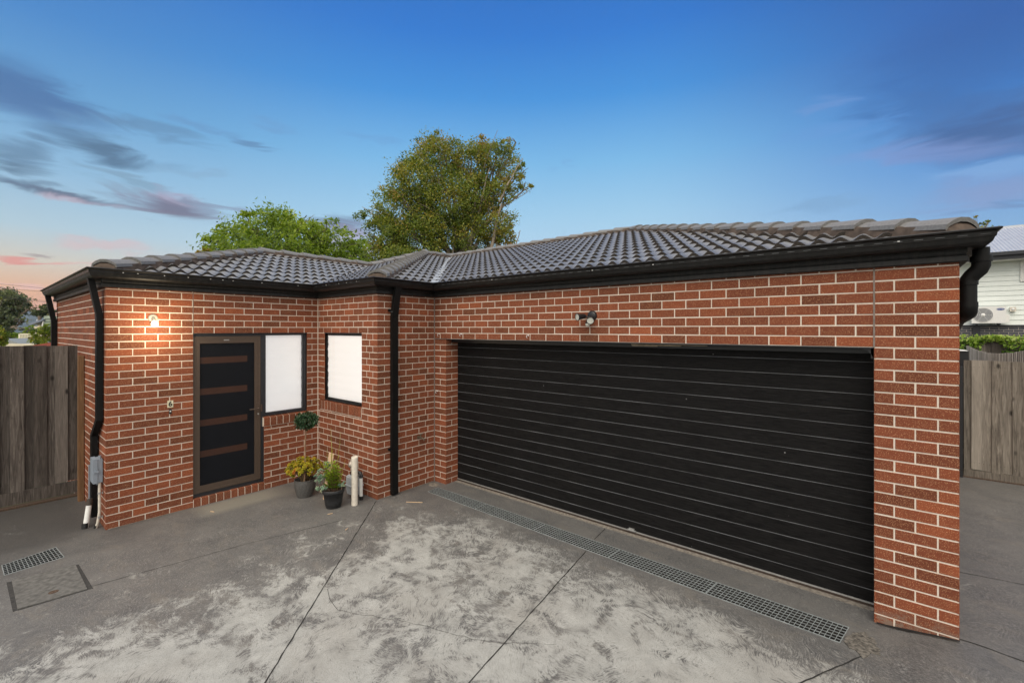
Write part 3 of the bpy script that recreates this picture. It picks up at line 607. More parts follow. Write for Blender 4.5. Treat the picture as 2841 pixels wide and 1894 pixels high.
# ------------------------------------------------------------------ wall fittings
lamp = thing('wall_lamp', 'lit bare bulb in a white holder on the brick wall left of the door', 'wall lamp', (0, .43, 2.42))
mb = MB(); mb.lathe((.0, .430, 2.415), [(.0, .016), (.040, .016), (.048, .008), (.048, .001)], 24, axis=(1, 0, 0)); mb.build('base', M['lbase'], lamp)
mb = MB(); mb.tube([(.012, .430, 2.415), (.035, .430, 2.402), (.055, .432, 2.375)], [.018, .018, .019], 16); mb.build('bulb_holder', M['lbase'], lamp)
mb = MB(); mb.lathe((.060, .433, 2.345), [(.014, .033), (.020, .026), (.030, .008), (.032, -.008), (.026, -.024), (.012, -.032), (.0, -.034)], 24); mb.build('bulb', M['bulb'], lamp)
li = bpy.data.lights.new('bulb_light', 'POINT'); li.energy = 11.5; li.color = (1, .80, .52); li.shadow_soft_size = .034
lo = bpy.data.objects.new('bulb_light', li); COL.objects.link(lo); lo.parent = lamp; lo.location = Vector((.30, .436, 2.29))-lamp.location

def text_mesh(name, body, size, mat, parent, origin, xdir, zdir, extr=.0008, bold=0.0, sx=1.0):
    cu = bpy.data.curves.new(name, 'FONT'); cu.body = body; cu.size = size; cu.extrude = extr; cu.offset = bold; cu.align_x = 'CENTER'; cu.align_y = 'CENTER'
    t = bpy.data.objects.new(name, cu); COL.objects.link(t); dg = bpy.context.evaluated_depsgraph_get(); me = bpy.data.meshes.new_from_object(t.evaluated_get(dg))
    bpy.data.objects.remove(t); X = Vector(xdir).normalized(); Zv = Vector(zdir).normalized(); N = X.cross(Zv)
    off = Vector((0, 0, 0)); qq = parent
    while qq is not None: off += Vector(qq.location); qq = qq.parent
    for v in me.vertices: v.co = Vector(origin)-off + X*v.co.x*sx + Zv*v.co.y + N*v.co.z
    me.materials.clear(); me.materials.append(mat); o = bpy.data.objects.new(name, me); COL.objects.link(o); o.parent = parent; return o
num = thing('house_number', 'small cream number plate reading 6 on the bricks beside the door', 'number plate', (0, .602, 1.31))
mb = MB(); mb.box(.001, .006, .572, .632, 1.312, 1.398); mb.build('plate', M['plate'], num)
text_mesh('numeral', '6', .085, M['ink'], num, (.0072, .602, 1.355), (0, 1, 0), (0, 0, 1), bold=.0022, sx=.95)
db = thing('doorbell', 'small black doorbell with a white button below the number plate', 'doorbell', (0, .602, 1.24))
mb = MB(); mb.box(.001, .010, .590, .614, 1.235, 1.292); mb.build('body', M['lampb'], db)
mb = MB(); mb.lathe((.009, .602, 1.264), [(0, .005), (.008, .004), (.009, 0)], 16, axis=(1, 0, 0)); mb.build('button', M['white'], db)

fl = thing('flood_light', 'black twin floodlight with motion sensor on the wall above the garage door', 'floodlight', (4.28, YB, 2.43))
mb = MB(); mb.lathe((4.285, YB-.001, 2.432), [(0, .030), (.040, .030), (.054, .020), (.058, 0)], 24, axis=(0, -1, 0)); mb.build('base', M['lampb'], fl)
def spot(p, d, name='lamp_head'):
    p = Vector(p); d = Vector(d).normalized(); mb = MB()
    mb.lathe(p, [(0, -.115), (.018, -.112), (.028, -.09), (.032, -.045), (.036, -.02), (.041, -.012), (.042, .0), (.038, .002), (.036, -.008)], 24, axis=d)
    mb.tube([p-d*.110, Vector((4.275, YB-.03, 2.405))], .011, 10); o = mb.build(name, M['lampb'], fl)
    mb = MB(); mb.lathe(p-d*.004, [(0, 0), (.0365, 0)], 24, axis=d); mb.build('lens', M['lens'], o)
spot((4.175, YB-.150, 2.415), (-.40, -.85, -.12)); spot((4.345, YB-.155, 2.372), (.42, -.80, -.34))
mb = MB(); c = (4.255, YB-.055, 2.342); mb.lathe(c, [(0, .03), (.018, .028), (.026, .012), (.027, .001)], 20); mb.tube([(4.268, YB-.03, 2.40), c], .010, 10); mb.build('sensor', M['lampb'], fl)
mb = MB(); mb.lathe(c, [(.0255, .001), (.0255, -.016), (.018, -.026), (0, -.029)], 20); mb.build('sensor_lens', M['lens'], fl)

def hook(x, z, label):
    o = thing('cup_hook', label, 'hook', (x, YB, z), 'white hooks screwed to the bricks round the garage opening')
    mb = MB(); pts = [(x, YB+.001, z+.012), (x, YB-.018, z+.016)] + [(x-.004*i/6, YB-.018-.020*math.sin(math.pi*i/6), z-.002+.018*math.cos(math.pi*i/6)) for i in range(1, 7)]
    mb.tube(pts, .0035, 8); mb.lathe((x, YB-.001, z+.012), [(0, .006), (.009, .004), (.010, 0)], 12, axis=(0, -1, 0)); mb.build('hook', M['white'], o)
hook(1.703, 2.200, 'white hook above the brick pier, leftmost of the top row')
hook(2.179, 2.200, 'white hook above the left end of the garage door')
hook(3.375, 2.190, 'white hook on the lintel bricks nearest the floodlight')
hook(1.663, 1.345, 'white hook low on the narrow brick pier beside the garage door')

tap = thing('garden_tap', 'old brass garden tap on the brick wall between downpipe and garage', 'tap', (XD, 3.177, .72))
mb = MB(); t0 = Vector((XD, 3.177, .715)); mb.tube([t0, t0+Vector((.02, 0, 0))], .020, 12); mb.tube([t0+Vector((.015, 0, 0)), t0+Vector((.085, -.004, 0))], .013, 12)
mb.tube([t0+Vector((.08, 0, 0)), t0+Vector((.10, .018, -.012)), t0+Vector((.105, .030, -.035))], [.012, .011, .012], 12); mb.build('spout', M['brass'], tap)
mb = MB(); mb.tube([t0+Vector((.055, 0, .01)), t0+Vector((.060, .004, .045))], .009, 10)
for k in range(3):
    a = k*math.pi/3; d = Vector((math.cos(a), math.sin(a), .15))*.026; mb.tube([t0+Vector((.06, .006, .05))-d, t0+Vector((.06, .006, .05))+d], .005, 8)
mb.build('tap_handle', M['brass'], tap)

jb = thing('junction_box', 'grey plastic electrical box on the side wall at the left corner', 'electrical box', (-.2, -.05, .5))
mb = MB(); mb.box(-.29, -.115, -.050, -.008, .525, .79); mb.box(-.296, -.109, -.090, -.052, .519, .796)
mb.build('enclosure', M['boxgrey'], jb)
mb = MB(); mb.box(-.108, -.098, -.082, -.040, .645, .660); mb.box(-.106, -.100, -.060, -.052, .63, .69); mb.build('latch', M['boxgrey'], jb)
mb = MB(); mb.tube([(-.13, -.03, .79), (-.13, -.03, .83)], .012, 10); mb.build('gland', M['boxgrey'], jb)
mb = MB(); mb.tube([(-.18, -.04, .52), (-.18, -.04, .49)], .014, 10); mb.build('gland', M['boxgrey'], jb)
cd = thing('conduit', 'thin white conduit running down the corner from the grey box', 'conduit', (-.14, -.03, 0))
mb = MB(); mb.tube([(-.135, -.032, .517), (-.135, -.032, .18), (-.15, -.045, .06), (-.16, -.060, .0)], .0135, 14); mb.build('pipe', M['cream'], cd)
for z in (.39, .115):
    mb = MB(); mb.tube([(-.137, -.033, z), (-.137, -.033, z+.022)], .0165, 12); mb.box(-.137, -.112, -.014, -.004, z, z+.02); mb.build('saddle', M['alu'], cd)
mb = MB(); mb.tube([(-.158, -.058, .03), (-.163, -.065, .002)], .017, 10); mb.build('tar_sleeve', M['ink'], cd)
sp = thing('stub_pipe', 'fat white pipe stub with a brown coupling leaning out of the concrete', 'pipe', (-.28, -.11, 0))
mb = MB(); mb.tube([(-.26, -.135, .0), (-.30, -.10, .24)], .026, 16); mb.build('pipe', M['white'], sp)
mb = MB()
for k in range(3): mb.tube([(-.30, -.10+.003*k, .24+.025*k), (-.303, -.097+.003*k, .262+.025*k)], .031-.002*k, 14)
mb.build('coupling', simple('brown rubber coupling', (.05,.038,.03,1), .7), sp)
mb = MB(); mb.tube([(-.256, -.138, .055), (-.250, -.143, .0)], .029, 12); mb.build('tar_sleeve', M['ink'], sp)
cg = thing('cable_guard', 'grey steel cable guard on the side wall beside the fence post', 'cable guard', (-1.0, -.01, .1))
mb = MB(); mb.box(-1.03, -.98, -.012, -.002, .05, .55); mb.build('cover', M['boxgrey'], cg)

# ------------------------------------------------------------------ grates and pit lid
def grate(name, label, cat, quad, n_long, n_cross, parts=1, hgt=.0045, mat='steel', depth=.16, solid=()):
    A, B, C_, D_ = [Vector((*p, 0)) for p in quad]   # A->B long side, D->C other long side
    o = thing(name, label, cat, (A+C_)/2)
    def P(u, v): return (A*(1-u)+B*u)*(1-v)+(D_*(1-u)+C_*u)*v
    for s in range(parts):
        mb = MB(); u0 = s/parts+.0008*(s > 0); u1 = (s+1)/parts-.0008*(s < parts-1); nl = n_long//parts
        L = (B-A).length
        for i in range(nl+1):
            u = u0+(u1-u0)*i/nl; p = P(u, 0); r = P(u, 1); d = (r-p)/2; c = (p+r)/2; w = (P(1, .5)-P(0, .5)).normalized()*(.0017 if i % nl else .003)
            mb.obox(c+Vector((0, 0, hgt-.002)), d, w, (0, 0, .0020))
        for j in range(n_cross+1):
            v = j/n_cross; p = P(u0, v); r = P(u1, v); d = (r-p)/2; w = (P(.5, 1)-P(.5, 0)).normalized()*(.0019 if 0 < j < n_cross else .004)
            mb.obox((p+r)/2+Vector((0, 0, hgt-.0027)), d, w, (0, 0, .0022))
        mb.build('grate_panel', M[mat], o)
    mb = MB(); z = -depth; e = -.002
    for a, b in ((0, 1), (1, 2), (2, 3), (3, 0)):
        p, r = [Vector((*quad[k], 0)) for k in (a, b)]; mb.quad(p+Vector((0, 0, e)), r+Vector((0, 0, e)), r+Vector((0, 0, z)), p+Vector((0, 0, z)))
    mb.quad(*[Vector((*q_, z)) for q_ in quad]); mb.build('channel', simple('dirty channel', (.030,.028,.026,1), .95, var=.5, scale=30), o); return o
grate('trench_grate', 'long galvanised drain grate set in the concrete in front of the garage door', 'drain grate', [(1.873,3.126),(6.577,3.033),(6.617,3.283),(1.861,3.323)], 145, 6, 5)
grate('drain_grate', 'short galvanised drain grate in the dark concrete near the left fence', 'drain grate', [(.249,-.791),(.142,-.412),(.492,-.385),(.528,-.785)], 15, 6, 1)
def patch(name, pts, z, mat, label=None, cat=None, kind=None, h=.002, parent=None):
    mb = MB(); n = len(pts); top = [(x, y, z+h) for x, y in pts]; bot = [(x, y, z-.01) for x, y in pts]
    mb.add(top+bot, [tuple(range(n))]+[(i, i+n, (i+1) % n+n, (i+1) % n) for i in range(n)]); o = mb.build(name, mat, parent)
    return tag(o, label, cat, None, kind)
def blob(cx, cy, rx, ry, n=26, j=.22):
    return [(cx+rx*(1+random.uniform(-j, j))*math.cos(2*math.pi*k/n), cy+ry*(1+random.uniform(-j, j))*math.sin(2*math.pi*k/n)) for k in range(n)]
pit = thing('pit_lid', 'square concrete pit lid with a small hole beside the short drain grate', 'pit lid', (1.1, -.55, 0))
o = patch('slab', [(.735,-.748),(1.392,-.746),(1.436,-.336),(.785,-.337)], 0, simple('worn lid concrete', (.105,.103,.097,1), .9, var=.35, scale=26, bump=.4), h=.010, parent=None)
for v in o.data.vertices: v.co -= Vector(pit.location)
o.parent = pit
for g_ in ([(.785,-.337),(1.436,-.336),(1.455,-.300),(.80,-.315)], [(.735,-.748),(1.392,-.746),(1.40,-.772),(.722,-.780)], [(.735,-.748),(.785,-.337),(.775,-.337),(.722,-.748)], [(1.392,-.746),(1.436,-.336),(1.446,-.336),(1.404,-.746)]):
    o2 = patch('gap', g_, 0, M['pitgap'], h=.0022)
    for v in o2.data.vertices: v.co -= Vector(pit.location)
    o2.parent = pit
mb = MB(); mb.lathe((1.28, -.53, .0105), [(0, .0005), (.016, .0008), (.024, .0022), (.034, 0)], 16); mb.build('finger_hole', M['dirt'], pit)
def strip(name, pts, w, z, mat, kind='structure', wob=.003):
    mb = MB(); P = [Vector((*p, 0)) for p in pts]; Q_ = []
    for i in range(len(P)-1):
        d = P[i+1]-P[i]; m_ = max(1, int(d.length/.06)); Q_ += [P[i]+d*(k/m_) for k in range(m_)]
    Q_.append(P[-1]); L = []; Rr = []
    for i, p in enumerate(Q_):
        d = (Q_[min(i+1, len(Q_)-1)]-Q_[max(0, i-1)]).normalized(); s = Vector((d.y, -d.x, 0)); ww = w*random.uniform(.6, 1.3); c = p+s*random.uniform(-wob, wob)
        zz = gz(c.x, c.y)+z; L.append((c.x-s.x*ww, c.y-s.y*ww, zz)); Rr.append((c.x+s.x*ww, c.y+s.y*ww, zz))
    n = len(L); mb.add(L+Rr, [(i, i+n, i+1+n, i+1) for i in range(n-1)]); return tag(mb.build(name, mat), kind=kind)
strip('concrete_joint', [(1.62, 2.46), (3.745, .212), (4.8, -.95)], .0045, .003, M['cjoint'])
strip('concrete_joint', [(4.36, 3.64), (4.40, 3.33)], .004, .003, M['cjoint']); strip('concrete_joint', [(4.46, 3.05), (4.758, 1.047), (4.95, -.4)], .0045, .003, M['cjoint'])
strip('concrete_joint', [(1.40, -.30), (1.60, .9), (1.84, 1.90)], .0028, .003, M['cjoint']); strip('concrete_joint', [(6.72, 2.99), (6.35, 2.30)], .0045, .003, M['cjoint'])
strip('concrete_joint', [(7.30, 4.76), (7.76, 4.84), (9.5, 5.0)], .004, .003, M['cjoint']); strip('concrete_joint', [(7.24, 3.52), (7.40, 3.51), (7.60, 3.47), (8.6, 3.4)], .006, .003, M['cjoint'])
strip('concrete_crack', [(3.05, 1.0), (3.4, .9), (3.9, 1.15), (4.6, 1.4), (5.0, 1.7)], .0014, .003, M['cjoint'], wob=.012)
tag(patch('mortar_patch', blob(6.70, 3.12, .10, .15, j=.30), .004, simple('crumbled grout', (.115,.105,.090,1), .95, var=.7, scale=45, bump=.6)), kind='structure')
tag(patch('mortar_patch', blob(1.72, 3.36, .09, .06), 0, M['patch'], h=.006), kind='structure')
strip('fillet_gap_strip', [(.012, .02), (.012, .84)], .010, .006, M['patch']); strip('fillet_gap_strip', [(1.605, 2.52), (1.605, 3.45)], .010, .006, M['patch']); strip('fillet_gap_strip', [(6.78, 3.47), (7.24, 3.47)], .012, .012, M['pit'])  # last strip is black, drawn for the dark gap under the pillar
# bits of litter on the slab
for i, (x, y, l, a) in enumerate([(2.05, 2.75, .11, .6), (1.55, 1.85, .03, 1.2), (.35, .95, .03, .4), (2.1, 1.75, .02, 2.0)]):
    mb = MB(); mb.obox((x, y, .006), (math.cos(a)*l, math.sin(a)*l, 0), (-math.sin(a)*.003, math.cos(a)*.003, 0), (0, 0, .003))
    mb.build('twig', M['stake']); ob = COL.objects[-1]
    tag(ob, ['long dry twig lying near the trench grate end', 'short twig lying in front of the potted plants', 'pale chip lying by the foot of the brick wall', 'tiny stick lying on the concrete near the diagonal joint'][i], 'twig', 'litter on the concrete')

# ------------------------------------------------------------------ fences
def boards(name, label, p0, U, N, widths, z0, z1, mat, plinth=None, par=None, jt=.006, group=None):
    o = thing(name, label, 'fence', (*p0, 0), group); U = Vector((*U, 0)); N = Vector((*N, 0)); P0 = Vector((*p0, 0)); mb = MB(); u = 0
    for i, w in enumerate(widths):
        zt = z1+random.uniform(-jt, jt); zb = z0+random.uniform(-.015, .015); n = .019 if i % 2 else 0; tilt = random.uniform(-.004, .004)
        c = P0+U*(u+w/2)+N*n+Vector((0, 0, (zt+zb)/2)); mb.obox(c, U*(w/2+(.005 if i % 2 else -.003)), N*.0075, Vector((0, 0, (zt-zb)/2))+U*tilt, 0, random.random())
        for zz in (zt-.10, zb+.10):
            for s in (-1, 1): mb.obox(c+U*s*w*.28+N*.0085+Vector((0, 0, zz-c.z)), U*.003, N*.001, (0, 0, .003), 1)
        u += w
    mb.build('palings', [mat, M['cjoint']], o)
    if plinth:
        mb = MB(); mb.obox(P0+U*(u/2)+N*.008+Vector((0, 0, (plinth[0]+plinth[1])/2)), U*(u/2), N*.018, (0, 0, (plinth[1]-plinth[0])/2), 0, .3); mb.build('plinth_board', mat, o)
    for zz in (z0+.25, z1-.3):
        mb = MB(); mb.obox(P0+U*(u/2)-N*.04+Vector((0, 0, zz)), U*(u/2), N*.02, (0, 0, .04), 0, .4); mb.build('rail', mat, o)
    return o
wl = [.108, .111, .088, .116, .090, .113, .1]; wl = wl + [random.choice([.1, .105, .095, .11]) for _ in range(14)]
boards('paling_fence', 'dark grey timber paling fence with plinth board at the left of the house', (-1.80, -.019), (0, -1), (1, 0), wl, .20, 2.062, M['wood'], (.035, .195))
ps = thing('fence_post', 'stained pine post between the left paling fence and the brick wall', 'post', (-1.42, -.03, 0)); mb = MB(); mb.box(-1.47, -1.40, -.062, -.006, 0, 1.93, 0, .8); mb.build('post', M['newwood'], ps)
mb = MB(); mb.box(-1.80, -1.69, -2.2, -.02, -.02, .022); tag(mb.build('bark_litter', M['dirt']), kind='stuff')
wr = [.088, .10, .112, .105, .10, .108, .10] + [random.choice([.1, .105, .11]) for _ in range(24)]
boards('paling_fence', 'brown grey timber paling fence across the path right of the house', (7.752, 8.62), (1, 0), (0, -1), wr, .175, 1.815, M['wood2'], (.055, .172))
mb = MB(); mb.box(7.70, 12, 8.55, 8.62, .03, .072); tag(mb.build('bark_litter', M['dirt']), kind='stuff')
gp_ = thing('gate_post', 'black steel gate post in the gap beside the brown paling fence', 'post', (7.70, 8.5, 0)); mb = MB(); mb.box(7.655, 7.735, 8.50, 8.56, 0, 1.72); mb.build('post', M['lampb'], gp_)
bn = thing('dark_cabinet', 'dark cabinet with pale sloping lid just behind the brown paling fence', 'cabinet', (7.75, 9.3, 0)); mb = MB(); mb.box(7.3, 7.87, 9.2, 9.7, 0, 1.93); mb.build('body', M['lampb'], bn)
mb = MB(); mb.add([(7.28, 9.17, 1.96), (7.86, 9.17, 1.931), (7.88, 9.75, 1.933), (7.28, 9.75, 1.99)], [(0,1,2,3)]); mb.add([(7.28, 9.17, 1.931), (7.86, 9.17, 1.931), (7.86, 9.17, 1.9315), (7.28, 9.17, 1.96)], [(0,1,2,3)]); mb.build('lid', M['white'], bn)
# scalloped picket fence running away behind
pf = thing('picket_fence', 'grey scalloped picket fence dipping between the paling fences on the right', 'fence', (8.45, 11, 0)); mb = MB(); yy = 8.75; i = 0
while yy < 15.2:
    s = (yy-8.75)/6.4; top = 1.975-.10*math.sin(math.pi*min(1, max(0, s)))*1.2-.10*s+random.uniform(-.006, .006)
    mb.box(8.43, 8.448, yy, yy+.07, 0, top, 0, random.random()); yy += .135
mb.build('pickets', M['picket'], pf)
for z in (.5, 1.35): one('rail', M['wood'], pf, 8.45, 8.49, 8.75, 15.2, z, z+.07)
boards('paling_fence', 'far grey paling fence topped with green creeper on the right', (7.3, 17.0), (1, 0), (0, -1), [.12]*44, .0, 1.98, M['wood'])

# ------------------------------------------------------------------ foliage tools
def leaf_mesh(name, mat, parent, pts, size, tints, droop=0.3, aspect=.45, jitter=.35, outward=None, curl=.18, clump_axis=None):
    """one small folded leaf per point: four vertices, two triangles"""
    n = len(pts); d = RNG.normal(size=(n, 3)); d[:, 2] -= droop*1.5
    if outward is not None: d += outward*1.2
    d /= np.linalg.norm(d, axis=1)[:, None]+1e-9; r = RNG.normal(size=(n, 3)); s = np.cross(d, r); s /= np.linalg.norm(s, axis=1)[:, None]+1e-9; u = np.cross(s, d)
    L = size*(1+jitter*RNG.uniform(-1, 1, n))[:, None]; w = L*aspect*.5
    v = np.empty((n, 4, 3)); v[:, 0] = pts-d*L*.5; v[:, 1] = pts+s*w+u*L*curl*.4; v[:, 2] = pts+d*L*.5-u*L*curl*.5; v[:, 3] = pts-s*w+u*L*curl*.4
    off = Vector((0, 0, 0)); qq = parent
    while qq is not None: off += Vector(qq.location); qq = qq.parent
    v -= np.array(off); me = bpy.data.meshes.new(name); me.vertices.add(n*4); me.vertices.foreach_set('co', v.reshape(-1).astype(np.float32))
    f = (np.arange(n)[:, None]*4+np.array([0, 1, 2, 0, 2, 3])).reshape(-1); me.loops.add(n*6); me.loops.foreach_set('vertex_index', f.astype(np.int32))
    me.polygons.add(n*2); me.polygons.foreach_set('loop_start', (np.arange(n*2)*3).astype(np.int32)); me.materials.append(mat)
    a = me.attributes.new('tint', 'FLOAT', 'FACE'); a.data.foreach_set('value', np.repeat(np.clip(tints, 0, 1), 2).astype(np.float32)); me.update(calc_edges=True); me.validate()
    o = bpy.data.objects.new(name, me); COL.objects.link(o); o.parent = parent; return o
def crown_points(blobs, n, sub=26, tight=.16):
    """points in twig clusters that sit mostly near the surface of each blob"""
    P = []; T = []; O = []; tot = sum(b[3]*b[4]*b[5] for b in blobs)
    for (x, y, z, rx, ry, rz, tn) in blobs:
        k = max(3, int(n*(rx*ry*rz)/tot/sub))
        for _ in range(k):
            d = RNG.normal(size=3); d /= np.linalg.norm(d); r = RNG.uniform(.25, 1.0)**.5*RNG.uniform(.88, 1.10)
            c = np.array([x, y, z])+d*r*np.array([rx, ry, rz]); m_ = int(sub*RNG.uniform(.6, 1.4)); q_ = np.clip(RNG.normal(size=(m_, 3)), -1.7, 1.7)*tight*np.array([1, 1, .8])*(rx*ry*rz)**(1/3)*RNG.uniform(.6, 1.3)
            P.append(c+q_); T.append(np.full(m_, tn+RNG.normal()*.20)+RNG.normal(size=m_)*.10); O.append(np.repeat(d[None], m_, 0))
    return np.concatenate(P), np.concatenate(T), np.concatenate(O)
def limb(mb, a, b, r0, r1, n=6, wob=.06, mi=0):
    a = Vector(a); b = Vector(b); L = (b-a).length; pts = []; o = Vector((0, 0, 0))
    for i in range(n+1):
        k = i/n; pts.append(a+(b-a)*k+o+Vector((0, 0, .10*L*math.sin(math.pi*k)*.5))); o += Vector([random.uniform(-1, 1) for _ in range(3)])*L*wob/ n*2*(1 if i < n-1 else 0)
    mb.tube(pts, [r0+(r1-r0)*i/n for i in range(n+1)], 7, mi); return pts
def vis_blob(px, py, Z, rx, ry, rd=None, t=.5):   # blob at a distance Z, radii in photo pixels -> metres
    p = at(px, py, Z); return (p.x, p.y, p.z, (rd or rx)*Z/FOC, (rd or rx)*Z/FOC, ry*Z/FOC, t)
def tree(name, label, base, blobs, n, mat, bark, leaf, trunk_r=.16, aspect=.45, droop=.3, sub=26, group=None, tight=.16, cat='tree', stems=1, show=()):
    o = thing(name, label, cat, base, group); P_, T_, O_ = crown_points(blobs, n, sub, tight); leaf_mesh('crown', mat, o, P_, leaf, T_, droop, aspect, outward=O_)
    mb = MB(); b = Vector(base); zc = min(bb[2]-bb[5]*.4 for bb in blobs)
    for s in range(stems):
        st = b+Vector((random.uniform(-.5, .5), random.uniform(-.5, .5), 0))*(.0 if stems == 1 else 1)
        cx = sum(bb[0] for bb in blobs)/len(blobs); cy = sum(bb[1] for bb in blobs)/len(blobs)
        fork = Vector((cx*.4+st.x*.6, cy*.4+st.y*.6, max(b.z+.6, zc))); limb(mb, st, fork, trunk_r, trunk_r*.75)
        for i, bb in enumerate(blobs):
            if i % stems != s: continue
            c = Vector(bb[:3]); pts = limb(mb, fork, c, trunk_r*.5, trunk_r*.15, 7, .10)
            for _ in range(5):
                d = Vector(RNG.normal(size=3)); d.z = abs(d.z)*.7; d.normalize(); k = random.randint(3, 7)
                limb(mb, pts[k], Vector((c.x+d.x*bb[3]*.9, c.y+d.y*bb[4]*.9, c.z+d.z*bb[5]*.95)), trunk_r*.16, trunk_r*.04, 4, .12)
    for (A, B, r0, r1) in show: limb(mb, A, B, r0, r1, 8, .05)
    mb.build('trunk', bark, o); return o
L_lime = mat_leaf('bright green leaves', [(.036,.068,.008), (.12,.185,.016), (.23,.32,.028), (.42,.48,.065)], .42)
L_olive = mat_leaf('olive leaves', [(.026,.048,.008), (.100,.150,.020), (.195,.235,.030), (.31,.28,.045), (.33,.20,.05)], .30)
L_gum = mat_leaf('grey green gum leaves', [(.035,.05,.028), (.09,.115,.055), (.16,.185,.09), (.24,.24,.12)], .25)
L_yell = mat_leaf('yellow green leaves', [(.03,.06,.006), (.12,.18,.015), (.28,.32,.03), (.36,.25,.05)], .4)
L_dark = mat_leaf('dark glossy leaves', [(.006,.016,.008), (.012,.034,.014), (.028,.070,.026), (.06,.13,.06)], .15, .35)
L_succ = mat_leaf('yellow and orange succulent', [(.10,.13,.01), (.28,.28,.015), (.45,.38,.02), (.50,.20,.03), (.45,.09,.02)], .25, .35)
L_blue = mat_leaf('blue green succulent', [(.07,.14,.09), (.16,.28,.19), (.30,.42,.30), (.42,.42,.24)], .2, .5)
L_lance = mat_leaf('lance leaves', [(.05,.10,.010), (.13,.22,.015), (.24,.34,.025), (.36,.30,.06)], .35, .4)
L_vine = mat_leaf('creeper leaves', [(.03,.08,.012), (.12,.22,.03), (.28,.40,.06), (.55,.58,.22)], .35)

V = vis_blob
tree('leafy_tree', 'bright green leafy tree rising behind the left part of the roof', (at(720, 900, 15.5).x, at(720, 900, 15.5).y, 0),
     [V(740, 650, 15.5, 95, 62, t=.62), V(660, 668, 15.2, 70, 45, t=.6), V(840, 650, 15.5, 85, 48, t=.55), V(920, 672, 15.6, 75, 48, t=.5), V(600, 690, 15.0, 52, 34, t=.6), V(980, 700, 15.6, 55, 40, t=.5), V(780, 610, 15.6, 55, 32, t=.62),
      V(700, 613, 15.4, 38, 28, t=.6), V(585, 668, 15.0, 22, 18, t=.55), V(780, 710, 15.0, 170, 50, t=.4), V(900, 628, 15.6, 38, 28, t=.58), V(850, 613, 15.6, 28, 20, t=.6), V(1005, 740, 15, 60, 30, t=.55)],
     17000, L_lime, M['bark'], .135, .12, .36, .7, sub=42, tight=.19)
tree('spreading_shrub', 'pale yellow green shrub tip peeping over the roof hip left of the leafy tree', (at(570, 900, 14).x, at(570, 900, 14).y, 0), [V(570, 702, 14, 22, 16, t=.9), V(590, 715, 14, 22, 16, t=.8)], 700, L_yell, M['bark'], .09, .05, cat='shrub')
br = [(at(1300, 716, 20), at(1325, 520, 20), 0.100, 0.035), (at(1325, 600, 19.9), at(1360, 470, 19.8), 0.045, 0.020), (at(1360, 712, 19.8), at(1385, 560, 19.8), 0.085, 0.035), (at(1385, 560, 19.8), at(1450, 440, 19.9), 0.040, 0.015), (at(1255, 716, 19.6), at(1262, 640, 19.5), 0.045, 0.030),
      (at(1262, 640, 19.5), at(1220, 560, 19.5), 0.028, 0.010), (at(1262, 640, 19.5), at(1290, 590, 19.5), 0.022, 0.007), (at(1240, 615, 19.4), at(1160, 560, 19.2), 0.025, 0.009), (at(1425, 710, 19.9), at(1442, 640, 19.8), 0.030, 0.015), (at(1350, 560, 19.7), at(1300, 520, 19.4), 0.018, 0.006), (at(1390, 620, 19.6), at(1420, 560, 19.5), 0.015, 0.006)]
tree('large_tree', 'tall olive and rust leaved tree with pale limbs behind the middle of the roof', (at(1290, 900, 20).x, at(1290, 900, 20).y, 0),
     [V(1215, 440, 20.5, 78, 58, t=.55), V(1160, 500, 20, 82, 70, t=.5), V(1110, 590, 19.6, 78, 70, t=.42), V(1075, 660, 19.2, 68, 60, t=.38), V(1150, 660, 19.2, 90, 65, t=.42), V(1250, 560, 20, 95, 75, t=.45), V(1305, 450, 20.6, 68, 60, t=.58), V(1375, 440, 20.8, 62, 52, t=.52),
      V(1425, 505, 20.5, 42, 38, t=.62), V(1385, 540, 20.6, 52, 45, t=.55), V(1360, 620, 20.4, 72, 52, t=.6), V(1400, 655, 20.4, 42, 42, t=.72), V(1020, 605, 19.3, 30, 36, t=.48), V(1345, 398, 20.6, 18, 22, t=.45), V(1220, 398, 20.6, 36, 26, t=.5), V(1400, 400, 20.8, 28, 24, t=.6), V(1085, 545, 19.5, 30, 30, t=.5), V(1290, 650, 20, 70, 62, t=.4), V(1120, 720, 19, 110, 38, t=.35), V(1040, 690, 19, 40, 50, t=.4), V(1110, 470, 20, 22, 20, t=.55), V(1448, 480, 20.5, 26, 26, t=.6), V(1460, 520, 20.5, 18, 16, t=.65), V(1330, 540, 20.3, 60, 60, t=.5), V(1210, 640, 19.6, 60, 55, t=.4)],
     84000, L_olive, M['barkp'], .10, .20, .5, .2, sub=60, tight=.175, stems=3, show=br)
tree('pink_shrub_tree', 'small darker green tree top in the gap between the two roof trees', (at(1000, 900, 17).x, at(1000, 900, 17).y, 0), [V(965, 700, 17, 28, 30, t=.4), V(930, 690, 17, 25, 20, t=.4), V(990, 710, 17, 22, 25, t=.4)], 1400, L_gum, M['bark'], .11, .06)
tree('gum_tree', 'big grey green gum tree at the far left edge above the fence', (at(10, 960, 42).x, at(10, 960, 42).y, -5),
     [V(10, 830, 42, 50, 32, t=.5), V(50, 822, 42, 26, 24, t=.5), V(30, 855, 42, 45, 26, t=.4), V(0, 885, 41, 40, 22, t=.3), V(60, 888, 41, 26, 9, t=.35), V(72, 843, 42, 12, 10, t=.4), V(5, 905, 41, 30, 14, t=.3), V(45, 915, 40, 22, 9, t=.25), V(-50, 860, 42, 50, 50, t=.4), V(74, 860, 42, 9, 5, t=.4)], 9000, L_gum, M['bark'], .24, .35, .5, .3, sub=24, tight=.2)
